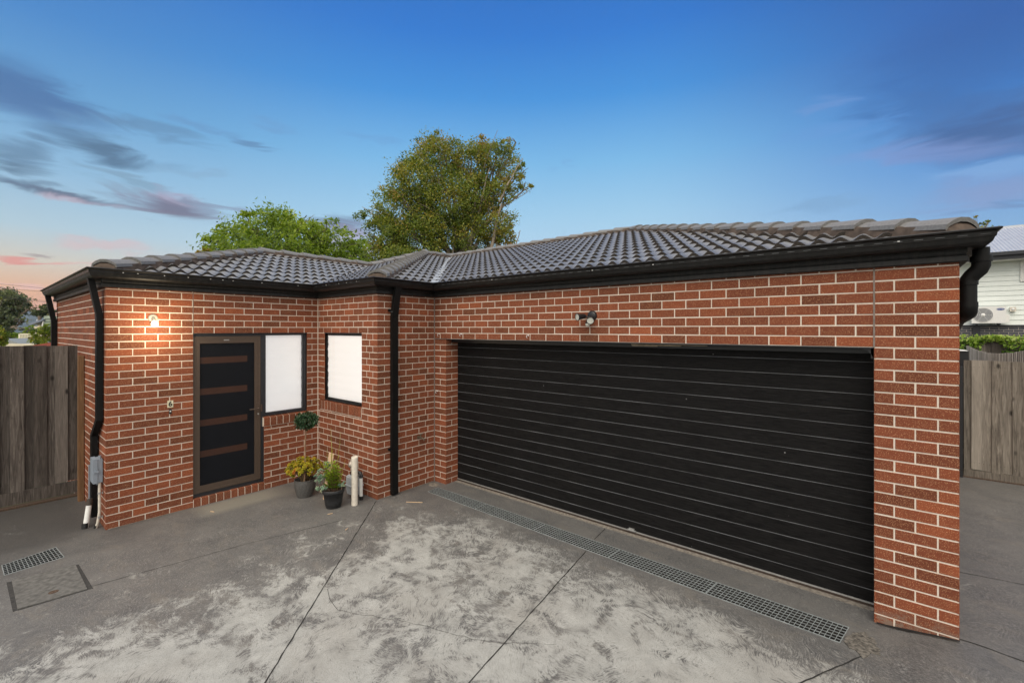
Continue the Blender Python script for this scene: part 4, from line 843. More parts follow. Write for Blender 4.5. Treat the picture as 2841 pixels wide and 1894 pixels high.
tree('umbrella_tree', 'flat topped dark tree just left of the far downpipe', (at(135, 940, 48).x, at(135, 940, 48).y, -5), [V(110, 862, 48, 16, 8, t=.35), V(132, 852, 48, 16, 9, t=.45), V(118, 872, 48, 22, 7, t=.25), V(140, 866, 48, 14, 10, t=.4)], 2200, L_gum, M['bark'], .24, .2, sub=20)
tree('garden_shrub', 'yellow green rounded shrub in front of the cream house', (at(125, 960, 30).x, at(125, 960, 30).y, -4), [V(118, 925, 30, 24, 18, t=.45), V(135, 915, 30, 20, 16, t=.45), V(105, 945, 30, 18, 14, t=.6), V(130, 945, 30, 26, 14, t=.5), V(92, 940, 30, 8, 6, t=.4)], 3400, L_yell, M['bark'], .12, .12, sub=22, cat='shrub')
tree('garden_shrub', 'bright lime bush at the left edge above the paling fence', (at(0, 960, 24).x, at(0, 960, 24).y, -3.5), [V(0, 930, 24, 15, 22, t=.6), V(-12, 915, 24, 14, 16, t=.6), V(6, 950, 24, 12, 12, t=.5), V(1, 830, 24, 3, 4, t=.7)], 2600, L_yell, M['bark'], .11, .1, sub=20, cat='shrub')
tree('valley_tree', 'low green tree beyond the cream balcony', (at(80, 960, 60).x, at(80, 960, 60).y, -8), [V(80, 920, 60, 12, 14, t=.55), V(86, 908, 60, 8, 8, t=.6), V(30, 935, 60, 28, 12, t=.35), V(45, 945, 58, 16, 8, t=.4)], 2600, L_lime, M['bark'], .3, .2, sub=20)
tree('distant_tree', 'sparse twig tips with small leaves rising behind the gutter at the right corner', (at(2720, 900, 36).x, at(2720, 900, 36).y, 0), [V(2705, 604, 36, 4, 10, t=.6), V(2700, 618, 36, 7, 7, t=.55), V(2725, 622, 36, 5, 7, t=.5), V(2738, 618, 36, 6, 6, t=.5), V(2742, 612, 36, 3, 6, t=.55), V(2720, 655, 36, 30, 22, t=.5)], 900, L_olive, M['bark'], .16, .08, .55, .0, sub=9, tight=.35, cat='tree')

# creeper on the far fence
vn = thing('creeper', 'bright green creeper trailing over the far paling fence on the right', 'creeper', (9, 16.95, 2)); pts = []; tt = []
for _ in range(2600):
    x = RNG.uniform(7.6, 11.5); hang = .06+.42*abs(math.sin(x*2.9+1.9))**3; z = 2.06-abs(RNG.normal())*hang+RNG.uniform(0, .07); pts.append((x, 16.93+RNG.normal()*.07, z)); tt.append(.3+(z-1.7)*1.1+RNG.normal()*.15)
leaf_mesh('leaves', L_vine, vn, np.array(pts), .095, np.array(tt), .3, .6)
mb = MB(); 
for i in range(5): limb(mb, (7.6+i*.8, 16.95, 1.99), (8.5+i*.8, 16.95, 2.0), .012, .008)
mb.build('stem', M['bark'], vn)

# ------------------------------------------------------------------ neighbour house on the right
nb = thing('weatherboard_house', 'pale weatherboard house with steel roof beyond the fences on the right', 'house', (11, 25, 0))
mb = MB(); z = 2.44
while z < 4.78:
    mb.add([(5, 23.0, z), (18, 23.0, z), (18, 23.024, z+.178), (5, 23.024, z+.178), (5, 23.03, z), (18, 23.03, z)], [(0,1,2,3), (0,4,5,1)], 0); z += .178
mb.box(5.02, 17.98, 23.03, 30, 0, 4.9); mb.build('wall', M['wb'], nb)
mb = MB(); mb.box(5, 18, 22.93, 23.02, .0, 2.36, 1)
for k in range(27):
    z0 = 2.352-.086*(k+1)
    for i in range(56): 
        x = 5+i*.24+(.12 if k % 2 else 0); mb.box(x+.005, x+.235, 22.925, 22.94, z0+.005, z0+.081, 0, random.random())
mb.build('brick_base', [M['dbrick'], M['mortar']], nb)
mb = MB(); mb.box(5, 18, 22.90, 23.0, 2.36, 2.44); mb.box(9.36, 9.56, 22.88, 22.92, 0, 2.36); mb.build('base_trim', M['grey'], nb)
mb = MB(); mb.box(4.9, 18.3, 22.45, 23.0, 4.74, 4.79); mb.build('soffit', M['white'], nb)
mb = MB(); mb.box(4.9, 18.3, 22.40, 22.45, 4.76, 4.93); mb.box(4.9, 18.3, 22.28, 22.40, 4.90, 5.02); mb.build('gutter', M['grey'], nb)
mb = MB(); N_ = 134
for i in range(N_):
    x = 4.9+i*.1; h = .022
    for a, b, h0, h1 in ((0, .03, 0, h), (.03, .05, h, h), (.05, .08, h, 0), (.08, .10, 0, 0)):
        mb.quad((x+a, 22.34, 5.0+h0), (x+b, 22.34, 5.0+h1), (x+b, 27.3, 6.62+h1), (x+a, 27.3, 6.62+h0))
mb.box(4.9, 18.3, 27.25, 27.5, 6.60, 6.68); mb.quad((4.9, 27.4, 6.62), (18.3, 27.4, 6.62), (18.3, 32, 5), (4.9, 32, 5)); mb.build('roof', M['zinc'], nb)
wn = bpy.data.objects.new('window', None); COL.objects.link(wn); wn.parent = nb; wn.location = Vector((11, 23, 4.3))-nb.location
mb = MB(); mb.box(10.57, 10.66, 22.96, 22.998, 3.98, 4.72); mb.box(10.66, 11.6, 22.96, 22.998, 3.98, 4.05); mb.box(10.66, 11.6, 22.96, 22.998, 4.65, 4.72); mb.box(11.6, 11.68, 22.96, 22.998, 3.98, 4.72); mb.build('window_frame', M['white'], wn)
mb = MB(); mb.box(10.66, 11.6, 22.975, 22.997, 4.05, 4.65); mb.build('pane', M['grey'], wn)
ac = thing('air_conditioner', 'white wall mounted air conditioner unit with round fan grille on the weatherboards', 'air conditioner', (9.7, 22.8, 2.5))
mb = MB(); mb.box(9.30, 10.17, 22.55, 22.88, 2.50, 3.10); mb.box(10.17, 10.26, 22.62, 22.86, 2.54, 2.80); mb.build('casing', M['white'], ac)
cx_, cz_ = 9.59, 2.80; mb = MB(); mb.lathe((cx_, 22.547, cz_), [(0, .0), (.245, .0)], 32, axis=(0, -1, 0)); mb.build('fan_recess', simple('fan shadow', (.10,.11,.13,1), .5), ac)
mb = MB()
for r in (.06, .10, .14, .18, .22, .255): mb.tube([(cx_+r*math.cos(a), 22.54, cz_+r*math.sin(a)) for a in [2*math.pi*k/24 for k in range(25)]], .007, 6)
for k in range(6): a = k*math.pi/3; mb.tube([(cx_, 22.542, cz_), (cx_+.25*math.cos(a), 22.542, cz_+.25*math.sin(a))], .004, 5)
mb.lathe((cx_, 22.535, cz_), [(0, .004), (.055, .002), (.057, -.004)], 20, axis=(0, -1, 0)); mb.build('fan_grille', M['white'], ac)
mb = MB(); mb.add([(10.03+.10*math.cos(a), 22.546, 3.0+.042*math.sin(a)) for a in [2*math.pi*k/24 for k in range(24)]], [tuple(range(24))]); bd = mb.build('badge', M['blue'], ac)
text_mesh('lettering', 'Carrier', .055, M['white'], bd, (10.03, 22.543, 3.0), (1, 0, 0), (0, 0, 1))
for x in (9.42, 9.98):
    mb = MB(); mb.box(x, x+.05, 22.5, 22.95, 2.455, 2.495); mb.obox((x+.025, 22.75, 2.44), (.02, 0, 0), (0, .2, -.02), (0, .002, .02)); mb.build('bracket', M['grey'], ac)
sw = thing('isolator_switch', 'small cream isolator switch on the weatherboards beside the air conditioner', 'switch', (10.38, 22.9, 2.95)); mb = MB(); mb.box(10.31, 10.46, 22.90, 22.99, 2.92, 3.08); mb.build('body', M['cream'], sw)
mb = MB(); mb.lathe((10.385, 22.899, 3.0), [(0, .02), (.04, .018), (.045, 0)], 16, axis=(0, -1, 0)); mb.build('knob', M['white'], sw)

# ------------------------------------------------------------------ things in the entry corner
def ring_pot(o, c, prof, mat, weave=False, n=48):
    mb = MB(); c = Vector(c)
    if weave:
        rows = []; K = 22; n = 64
        for i in range(K+1):
            k = i/K; r = prof(k)[0]; z = prof(k)[1]
            for j in range(n):
                a = 2*math.pi*j/n; b = .0022*math.sin(j*math.pi/2+i*math.pi*.5)*math.sin(i*math.pi/1.6); rr = r+b; rows.append((c.x+rr*math.cos(a), c.y+rr*math.sin(a), c.z+z))
        mb.add(rows, [(i*n+j, i*n+(j+1) % n, (i+1)*n+(j+1) % n, (i+1)*n+j) for i in range(K) for j in range(n)], 0, .5, True)
        r, z = prof(1); mb.lathe(c, [(r, z), (r+.004, z+.006), (r-.004, z+.010), (r-.012, z+.002), (r-.014, z-.03), (0, z-.03)], n)
    else: mb.lathe(c, prof, n)
    return mb.build('pot', mat, o)
pA = Vector((.70, 1.95, .003)); succ = thing('potted_succulent', 'yellow and orange succulent in a grey woven texture pot', 'potted plant', pA)
ring_pot(succ, pA, lambda k: (.098+.040*math.sin(math.pi*.5*min(1, k*1.15))+(.0 if k < .85 else -.004*(k-.85)/.15), .225*k), M['pot'], True)
mb = MB(); mb.lathe(pA+Vector((0, 0, .193)), [(0, .004), (.122, 0)], 32); mb.build('soil', M['soilp'], succ)
def rosettes(name, mat, parent, cents, size, nl, tints, cup=.5):
    mb = MB()
    for c, up, tn in cents:
        c = Vector(c); up = Vector(up).normalized(); a = up.orthogonal().normalized(); b = up.cross(a); ph = random.random()*6.28
        for k in range(nl):
            th = ph+k*2.4; lay = k/nl; el = .25+lay*.9; L = size*(1-.35*lay)*random.uniform(.85, 1.15); d = (a*math.cos(th)+b*math.sin(th))*math.cos(el)+up*math.sin(el); s = d.cross(up).normalized()*L*.30; nn = s.cross(d).normalized()*L*.09
            t = tn+random.uniform(-.15, .15)+.1*lay; p0 = c; p1 = c+d*L*.55; p2 = c+d*L
            mb.add([p0, p1+s, p1+nn*1.4, p1-s, p2, p1-nn], [(0,1,2), (0,2,3), (1,4,2), (2,4,3), (0,5,1), (0,3,5), (1,5,4), (5,3,4)], 0, t, True)
    return mb.build(name, mat, parent)
cents = []
for _ in range(165):
    d = Vector(RNG.normal(size=3)); d.z = abs(d.z)*.9-.15; d.normalize(); r = random.uniform(.6, 1.0)
    c = pA+Vector((-.01, -.01, .355))+Vector((d.x*.235*r, d.y*.235*r, d.z*.17*r)); low = c.z < .33
    cents.append((c, d+Vector((0, 0, .6)), random.choice([.35, .45, .3, .5])+(.35 if low and random.random() < .6 else 0)+(.3 if random.random() < .12 else 0)))
rosettes('foliage', L_succ, succ, cents, .042, 9, None)
mb = MB()
for c, _, _ in cents[::3]: mb.tube([pA+Vector((random.uniform(-.04, .04), random.uniform(-.04, .04), .19)), (Vector(c)+pA+Vector((0, 0, .25)))/2, c], [.009, .007, .005], 6)
mb.build('stems', simple('succulent stems', (.16,.10,.05,1), .8, var=.3), succ)
top = thing('topiary_tree', 'slender standard topiary with a round dark green ball above the succulent pot', 'topiary', pA+Vector((.0, .10, .2)))
tc = at(850, 1166, 6.16); c0 = Vector((tc.x+.02, tc.y-.04, .2)); mb = MB(); mb.tube([c0, c0+(tc-c0)*.25+RGT*.012, c0+(tc-c0)*.6-RGT*.008, tc-Vector((0, 0, .07))], [.012, .011, .010, .009], 10)
for _ in range(14):
    d = Vector(RNG.normal(size=3)).normalized()*.09; mb.tube([tc-Vector((0, 0, .08)), tc+d], [.006, .003], 5)
mb.build('stem', simple('topiary stem', (.24,.15,.09,1), .8, var=.25, scale=60), top)
pts = RNG.normal(size=(1500, 3)); pts /= np.linalg.norm(pts, axis=1)[:, None]; oo = pts.copy(); pts = pts*(RNG.uniform(.55, 1.06, 1500)[:, None])*np.array([.150, .150, .118])*(1+.10*np.sin(oo[:, :1]*7+oo[:, 1:2]*5))+np.array(tc)
leaf_mesh('crown', L_dark, top, pts, .034, RNG.uniform(.1, .95, 1500), .45, .5, outward=oo)

pB = Vector((1.36, 2.00, .003)); pl = thing('potted_plant', 'green lance leaved plant with blue green succulents in a black plastic pot', 'potted plant', pB)
ring_pot(pl, pB, [(0, 0), (.090, 0), (.094, .010), (.098, .03), (.101, .032), (.106, .06), (.124, .19), (.136, .192), (.139, .20), (.141, .232), (.137, .236), (.131, .23), (.127, .20), (0, .195)], M['potb'])
mb = MB(); mb.lathe(pB+Vector((0, 0, .204)), [(0, .006), (.126, 0)], 32); mb.build('soil', M['soilp'], pl)
mb = MB(); mleaf = MB()
for i in range(17):   # upright stems with paired lance leaves
    a = random.uniform(0, 6.28); r = random.uniform(0, .07); b = pB+Vector((r*math.cos(a), r*math.sin(a), .2)); ln = random.uniform(.22, .42); tip = b+Vector((math.cos(a)*.07+random.uniform(-.03, .03), math.sin(a)*.07, ln)); mb.tube([b, (b+tip)/2+Vector((.01, 0, 0)), tip], [.004, .0035, .002], 5)
    n = int(ln/.014)
    for k in range(2, n):
        p = b+(tip-b)*(k/n); th = a+k*math.pi*.5+random.uniform(-.3, .3)+(math.pi if k % 2 else 0); L = random.uniform(.075, .125)*(1-.35*k/n); d = Vector((math.cos(th)*.8, math.sin(th)*.8, .62)).normalized(); s = d.cross(Vector((0, 0, 1))).normalized()*L*.19; dn = Vector((0, 0, -.012)); t = .25+.5*k/n+random.uniform(-.15, .15)
        mleaf.add([p, p+d*L*.45+s, p+d*L*.45-s, p+d*L+dn], [(0, 1, 3), (0, 3, 2)], 0, t)
for (dx, dy, h, lean) in [(-.09, .02, .78, -.04), (-.03, .04, .74, .05), (.0, -.02, .58, .03), (-.12, .0, .5, -.02), (.06, .03, .42, .06), (-.05, 0, .62, 0)]:   # tall dry flower stalks
    b = pB+Vector((dx*.5, dy, .2)); pts_ = [b, b+Vector((dx*.8, dy, h*.5)), b+Vector((dx+lean, dy+.02, h))]; mleaf.tube(pts_, [.0035, .003, .0015], 5, 0, .95)
    for k in range(7):
        p = b+(pts_[2]-b)*(k/9+.1)+Vector((dx*.25, 0, 0)); th = k*2.1; d = Vector((math.cos(th)*.5, math.sin(th)*.5, .8)); L = .05; s = d.cross(Vector((0, 0, 1))).normalized()*.004; mleaf.add([p, p+d*L*.5+s, p+d*L, p+d*L*.5-s], [(0, 1, 2), (0, 2, 3)], 0, .85)
mb.build('stem', simple('purple brown stems', (.13,.07,.045,1), .8), pl); mleaf.build('lance_foliage', L_lance, pl)
cents = []; ms = MB()
for c, n, sp_ in [((-.17, -.10, .42), 9, .05), ((-.13, -.03, .50), 8, .045), ((-.10, -.09, .38), 7, .04), ((-.20, -.12, .34), 5, .035), ((-.02, -.13, .26), 6, .035), ((.15, .05, .29), 7, .035), ((-.17, -.15, .22), 4, .03), ((-.06, -.12, .23), 4, .03)]:
    cc = pB+Vector((c[0]*.9+.0, c[1]*.9, c[2])); ms.tube([pB+Vector((c[0]*.3, c[1]*.3, .2)), pB+Vector((c[0]*.8, c[1]*.8, (c[2]+.2)/2-.02)), cc], [.006, .005, .004], 6)
    for _ in range(n): cents.append((cc+Vector([random.gauss(0, sp_*.55) for _ in range(3)]), (random.uniform(-.5, .5)+.2, random.uniform(-1, -.2), .8), random.uniform(.2, .8)))
rosettes('succulent_foliage', L_blue, pl, cents, .034, 8, None); ms.build('stem', simple('woody stems', (.22,.15,.11,1), .8), pl)

stk = thing('timber_stake', 'pale pine offcut standing behind the black pot', 'stake', (1.02, 2.03, 0))
b = Vector((1.03, 2.06, 0)); t_ = b+Vector((.075, .055, .62)); w = RGT*.030; dd = FWD*.009; mb = MB()
A = [b-w*.8-dd, b+w*.8-dd, b+w*.8+dd, b-w*.8+dd]; B = [t_-w*1.1-dd+Vector((0, 0, .01)), t_+w*1.1-dd-Vector((0, 0, .012)), t_+w*1.1+dd-Vector((0, 0, .012)), t_-w*1.1+dd+Vector((0, 0, .01))]
mb.add(A+B, [(3,2,1,0), (4,5,6,7), (0,1,5,4), (1,2,6,5), (2,3,7,6), (3,0,4,7)]); mb.build('stick', M['stake'], stk)
bo = thing('pipe_bollard', 'cream pvc pipe standing upright as a guard for the gas meter', 'bollard', (1.513, 2.208, 0)); mb = MB(); c = Vector((1.513, 2.208, 0))
mb.lathe(c, [(.041, 0), (.0405, .30), (.0415, .60), (.042, .625), (.036, .626), (.036, .60)], 28); mb.lathe(c+Vector((0, 0, .598)), [(0, 0), (.036, 0)], 28); mb.build('pipe', M['cream'], bo)
gm = thing('gas_meter', 'light grey gas meter with pipe fittings in the corner behind the pots', 'gas meter', (1.28, 2.38, 0))
c = Vector((1.27, 2.35, 0)); mb = MB()
def rbox(mb, c, hx, hy, z0, z1, r=.02, taper=0.0):
    pr = []
    for (sx, sy, a0) in ((1, 1, 0), (-1, 1, 90), (-1, -1, 180), (1, -1, 270)):
        for k in range(4):
            a = math.radians(a0+k*30); pr.append((sx*(hx-r)+r*math.cos(a), sy*(hy-r)+r*math.sin(a)))
    n = len(pr); lo = [(c.x+x*(1-taper), c.y+y*(1-taper), z0) for x, y in pr]; hi = [(c.x+x, c.y+y, z1) for x, y in pr]
    mb.add(lo+hi, [(i, (i+1) % n, (i+1) % n+n, i+n) for i in range(n)]+[tuple(range(n))[::-1], tuple(range(n, 2*n))], 0)
rbox(mb, c, .105, .075, .055, .165, .03, .12); rbox(mb, c, .115, .085, .163, .178, .03); rbox(mb, c, .103, .075, .178, .285, .03); rbox(mb, c, .092, .062, .285, .297, .03); mb.build('casing', M['pebble'], gm)
for dx in (-.055, .065):
    mb = MB(); mb.tube([c+Vector((dx, 0, .29)), c+Vector((dx, 0, .345))], .024, 16); mb.build('union_nut', M['lampb'], gm)
mb = MB(); mb.tube([c+Vector((-.055, 0, .34)), c+Vector((-.055, 0, .42)), c+Vector((-.075, .01, .46)), c+Vector((-.12, .03, .46)), c+Vector((-.2, .08, .45))], .021, 14)
mb.lathe(c+Vector((-.045, -.01, .44)), [(0, .035), (.03, .033), (.042, .022), (.048, .0), (.042, -.02), (.02, -.034)], 20, axis=(.7, -.5, .4)); mb.build('regulator', simple('cast zinc', (.36,.32,.28,1), .5, .4, var=.25, scale=40), gm)
mb = MB(); s0 = Vector((1.42, 2.36, 0)); mb.tube([s0, s0+Vector((0, 0, .30))], .022, 16); mb.build('riser', M['white'], gm)
mb = MB(); mb.tube([s0+Vector((0, 0, .295)), s0+Vector((0, 0, .325)), s0+Vector((-.015, 0, .355)), s0+Vector((-.07, -.005, .36))], [.027, .025, .022, .020], 14); mb.build('elbow', M['lampb'], gm)
mb = MB(); mb.tube([s0+Vector((0, 0, .0)), s0+Vector((0, 0, .05))], .024, 12); mb.build('tar_sleeve', M['ink'], gm)

# ------------------------------------------------------------------ far left: cream house, roofs, cables, hills
ch = thing('cream_house', 'cream house with balcony and blue grey roof in the valley at far left', 'house', at(95, 960, 38)); Zc = 38
def qpix(mb, pts, Z, dep=.3, mi=0):   # a slab at distance Z with real thickness
    A = [at(x, y, Z) for x, y in pts]; B = [a+FWD*dep for a in A]; n = len(A)
    mb.add(A+B, [tuple(range(n))]+[tuple(range(n, 2*n))[::-1]]+[(i, (i+1) % n, (i+1) % n+n, i+n) for i in range(n)], mi)
mb = MB(); qpix(mb, [(94, 960), (160, 960), (160, 898), (118, 898), (103, 905), (94, 905)], 38.4, 6); mb.build('wall', M['ctrim'], ch)
mb = MB(); qpix(mb, [(74, 898), (86, 901), (119, 889), (119, 885)], 37.4, 3); mb.build('roof', simple('blue grey roofing', (.16,.19,.25,1), .5), ch)
mb = MB(); qpix(mb, [(118, 908), (122, 876), (160, 876), (160, 908)], 37.6, 3); mb.build('tiled_roof', M['gtile'], ch)
mb = MB()
for k in range(4): qpix(mb, [(123, 884+k*7), (160, 885+k*7), (160, 886.2+k*7), (123, 885.2+k*7)], 37.56, .04)
mb.build('tile_course', M['grey'], ch)
mb = MB(); qpix(mb, [(114, 910), (117, 910), (122, 885), (119, 885)], 37.5, .1); qpix(mb, [(101, 893), (102.5, 893), (102.5, 886), (101, 886)], 37.5, .1); mb.build('trim', M['white'], ch)
mb = MB(); qpix(mb, [(51, 947), (56, 947), (56, 925), (51, 925)], 36, .15); qpix(mb, [(51, 928), (95, 927), (95, 925), (51, 925)], 36, .2); qpix(mb, [(51, 946), (95, 946), (95, 943), (51, 943)], 36, .2)
for i in range(9): qpix(mb, [(58+i*4.2, 944), (60+i*4.2, 944), (60+i*4.2, 927), (58+i*4.2, 927)], 36, .1)
mb.build('balcony_railing', simple('pale cream paint', (.70,.66,.50,1), .6), ch)
gr = thing('garage_roof', 'long cream garage fascia and grey gable just above the left fence', 'garage', at(50, 980, 30)); mb = MB(); qpix(mb, [(-60, 1020), (95, 1020), (95, 955), (20, 953), (-60, 951)], 30, 4); mb.build('wall', M['ctrim'], gr)
mb = MB(); qpix(mb, [(8, 939), (12, 939), (56, 953), (18, 953)], 30.2, 3); mb.build('roof', simple('grey sheet gable', (.20,.22,.22,1), .6), gr)
rr = thing('red_roof', 'low red roof beside the far downpipe above the left fence', 'roof', at(130, 980, 26)); mb = MB(); qpix(mb, [(85, 1010), (165, 1010), (165, 947), (144, 949), (90, 958)], 26, 3); mb.build('tiles', M['rust'], rr)
for i, (y0, y1, Z, lab) in enumerate([(781, 797, 22, 'highest thin power cable crossing the sky at the far left'), (793, 806, 22, 'second power cable from the top at the far left'), (815, 832, 21, 'upper cable of the close pair crossing the gum tree'), (819, 835, 21, 'lower cable of the close pair crossing the gum tree')]):
    w = thing('power_cable', lab, 'cable', at(70, (y0+y1)/2, Z), 'overhead power cables at the far left'); mb = MB()
    a = at(-350, y0-(y1-y0)*2.2, Z); b = at(330, y1+(y1-y0)*1.2, Z); mb.tube([a+(b-a)*(k/12)+Vector((0, 0, -.10*math.sin(math.pi*k/12))) for k in range(13)], .007, 5); mb.build('cable', M['wire'], w)
def hills():
    mb = MB(); A = []; B = []; C_ = []; n = 60
    for i in range(n+1):
        az = math.radians(-62+i*124/n); r = 2600; d = FWD*math.cos(az)+RGT*math.sin(az); h = 34+16*math.sin(i*.45)+9*math.sin(i*1.3+1)+4*math.sin(i*2.9)+ (18 if i < 10 else 0)
        A.append(CAM+d*1300+Vector((0, 0, -75))); B.append(CAM+d*r+Vector((0, 0, h*1.6))); C_.append(CAM+d*4200+Vector((0, 0, -60)))
    m_ = n+1; mb.add(A+B+C_, [(i, i+1, i+1+m_, i+m_) for i in range(n)]+[(i+m_, i+1+m_, i+1+2*m_, i+2*m_) for i in range(n)], 0, .5, True)
    m = NT('distant wooded hills'); v = m.pos(); m.base(m.ramp(m.noise(v, .012, 6, .7), [(.3, (.022,.038,.042,1)), (.7, (.055,.078,.080,1))])); m.rough(1)
    tag(mb.build('hills', m.mat), kind='structure')
hills()

# ------------------------------------------------------------------ sky, sun, camera
wo = bpy.data.worlds.new('World'); SC.world = wo; wo.use_nodes = True; nt = wo.node_tree; nt.nodes.clear()
def wn_(t, **k):
    n = nt.nodes.new(t)
    for a, b in k.items(): setattr(n, a, b)
    return n
def wm(op, a, b=0.0, clamp=False):
    n = wn_('ShaderNodeMath', operation=op, use_clamp=clamp)
    for i, v in enumerate((a, b)):
        if hasattr(v, 'is_output'): nt.links.new(v, n.inputs[i])
        else: n.inputs[i].default_value = v
    return n.outputs[0]
def wmix(f, a, b):
    n = wn_('ShaderNodeMix', data_type='RGBA')
    for i, v in ((0, f), (6, a), (7, b)):
        if hasattr(v, 'is_output'): nt.links.new(v, n.inputs[i])
        else: n.inputs[i].default_value = v
    return n.outputs[2]
SUN_EL, SUN_AZ = math.radians(42), math.radians(200)   # bearing the light comes from
sky = wn_('ShaderNodeTexSky', sky_type='NISHITA'); sky.sun_disc = False; sky.sun_elevation = SUN_EL; sky.sun_rotation = SUN_AZ; sky.ozone_density = 2.5
tc_ = wn_('ShaderNodeTexCoord'); nrm = wn_('ShaderNodeVectorMath', operation='NORMALIZE'); nt.links.new(tc_.outputs['Generated'], nrm.inputs[0])
def dot(v):
    n = wn_('ShaderNodeVectorMath', operation='DOT_PRODUCT'); nt.links.new(nrm.outputs[0], n.inputs[0]); n.inputs[1].default_value = v; return n.outputs['Value']
el = wm('ARCSINE', dot((0, 0, 1))); az = wm('ARCTAN2', dot(tuple(RGT)), dot(tuple(FWD)))
def wramp(f, lo, hi, stops):
    mr = wn_('ShaderNodeMapRange', clamp=True); nt.links.new(f, mr.inputs[0]); mr.inputs[1].default_value = lo; mr.inputs[2].default_value = hi
    n = wn_('ShaderNodeValToRGB'); nt.links.new(mr.outputs[0], n.inputs[0]); cr = n.color_ramp
    while len(cr.elements) < len(stops): cr.elements.new(.5)
    for e, (p, c) in zip(cr.elements, stops): e.position = p; e.color = c
    return n.outputs[0]
d2 = math.radians
E0, E1 = d2(-2), d2(42)
def st(L): return [((d2(e)-E0)/(E1-E0), srgb(*c)) for e, c in L]
mid = wramp(el, E0, E1, st([(-2, (185,205,220)), (4, (186,212,231)), (9, (180,211,232)), (14, (158,202,231)), (20, (122,183,228)), (27, (70,146,217)), (33, (50,121,205)), (40, (44,105,188))]))
lef = wramp(el, E0, E1, st([(-2, (240,120,50)), (1.2, (242,148,84)), (3.5, (236,176,126)), (6, (212,202,184)), (9, (178,202,214)), (14, (144,185,216)), (20, (104,160,207)), (26, (76,136,200)), (32, (62,120,192))]))
rig = wramp(el, E0, E1, st([(-2, (180,205,225)), (6, (140,180,215)), (10, (122,166,212)), (15, (88,144,208)), (20, (62,124,198)), (25, (52,100,176)), (32, (44,88,162)), (40, (42,84,155))]))
def sstep(f, lo, hi):
    mr = wn_('ShaderNodeMapRange', interpolation_type='SMOOTHSTEP', clamp=True); nt.links.new(f, mr.inputs[0]); mr.inputs[1].default_value = lo; mr.inputs[2].default_value = hi; return mr.outputs[0]
grad = wmix(sstep(az, d2(-12), d2(-50)), mid, lef); grad = wmix(sstep(az, d2(14), d2(50)), grad, rig)
# unseen sky behind the camera and overhead, brightened as pale neutral fill
grad = wmix(sstep(wm('ABSOLUTE', az), d2(70), d2(115)), grad, (1.15, 1.10, 1.02, 1))
grad = wmix(sstep(el, d2(44), d2(66)), grad, (1.75, 1.66, 1.55, 1))
# long wind-drawn clouds, fixed to the sky
cb = wn_('ShaderNodeCombineXYZ'); nt.links.new(az, cb.inputs[0]); nt.links.new(el, cb.inputs[1])
sv = wn_('ShaderNodeVectorMath', operation='MULTIPLY'); nt.links.new(cb.outputs[0], sv.inputs[0]); sv.inputs[1].default_value = (5, 22, 1)
nz = wn_('ShaderNodeTexNoise'); nt.links.new(sv.outputs[0], nz.inputs['Vector']); nz.inputs['Scale'].default_value = 1.6; nz.inputs['Detail'].default_value = 4; nz.inputs['Roughness'].default_value = .55; nz.inputs['Distortion'].default_value = 1.0
wp = wn_('ShaderNodeVectorMath', operation='SUBTRACT'); nt.links.new(nz.outputs['Color'], wp.inputs[0]); wp.inputs[1].default_value = (.5, .5, .5)
wq = wn_('ShaderNodeVectorMath', operation='MULTIPLY_ADD'); nt.links.new(wp.outputs[0], wq.inputs[0]); wq.inputs[1].default_value = (.16, .06, 0); nt.links.new(cb.outputs[0], wq.inputs[2])
def cloud(base, x, y, rx, ry, col, a, soft=1.0, tilt=0.0):
    x *= 1.208; y *= 1.208; rx *= 1.208; ry *= 1.208; A = math.atan((x-1420.5)/FOC); E = math.atan((HY-y)/math.hypot(FOC, x-1420.5)); k = math.cos(A)
    sx = rx/FOC*k*k*1.25; sy = ry/FOC*k*1.25
    s = wn_('ShaderNodeVectorMath', operation='SUBTRACT'); nt.links.new(wq.outputs[0], s.inputs[0]); s.inputs[1].default_value = (A, E, 0)
    if tilt:
        r = wn_('ShaderNodeVectorRotate', rotation_type='Z_AXIS'); nt.links.new(s.outputs[0], r.inputs[0]); r.inputs['Angle'].default_value = math.radians(tilt); s = r
    m = wn_('ShaderNodeVectorMath', operation='MULTIPLY'); nt.links.new(s.outputs[0], m.inputs[0]); m.inputs[1].default_value = (1/sx, 1/sy, 0)
    l = wn_('ShaderNodeVectorMath', operation='LENGTH'); nt.links.new(m.outputs[0], l.inputs[0])
    mr = wn_('ShaderNodeMapRange', interpolation_type='SMOOTHSTEP', clamp=True); nt.links.new(l.outputs['Value'], mr.inputs[0]); mr.inputs[1].default_value = 1.35*soft; mr.inputs[2].default_value = .25; mr.inputs[3].default_value = 0; mr.inputs[4].default_value = a
    return wmix(mr.outputs[0], base, srgb(*col))
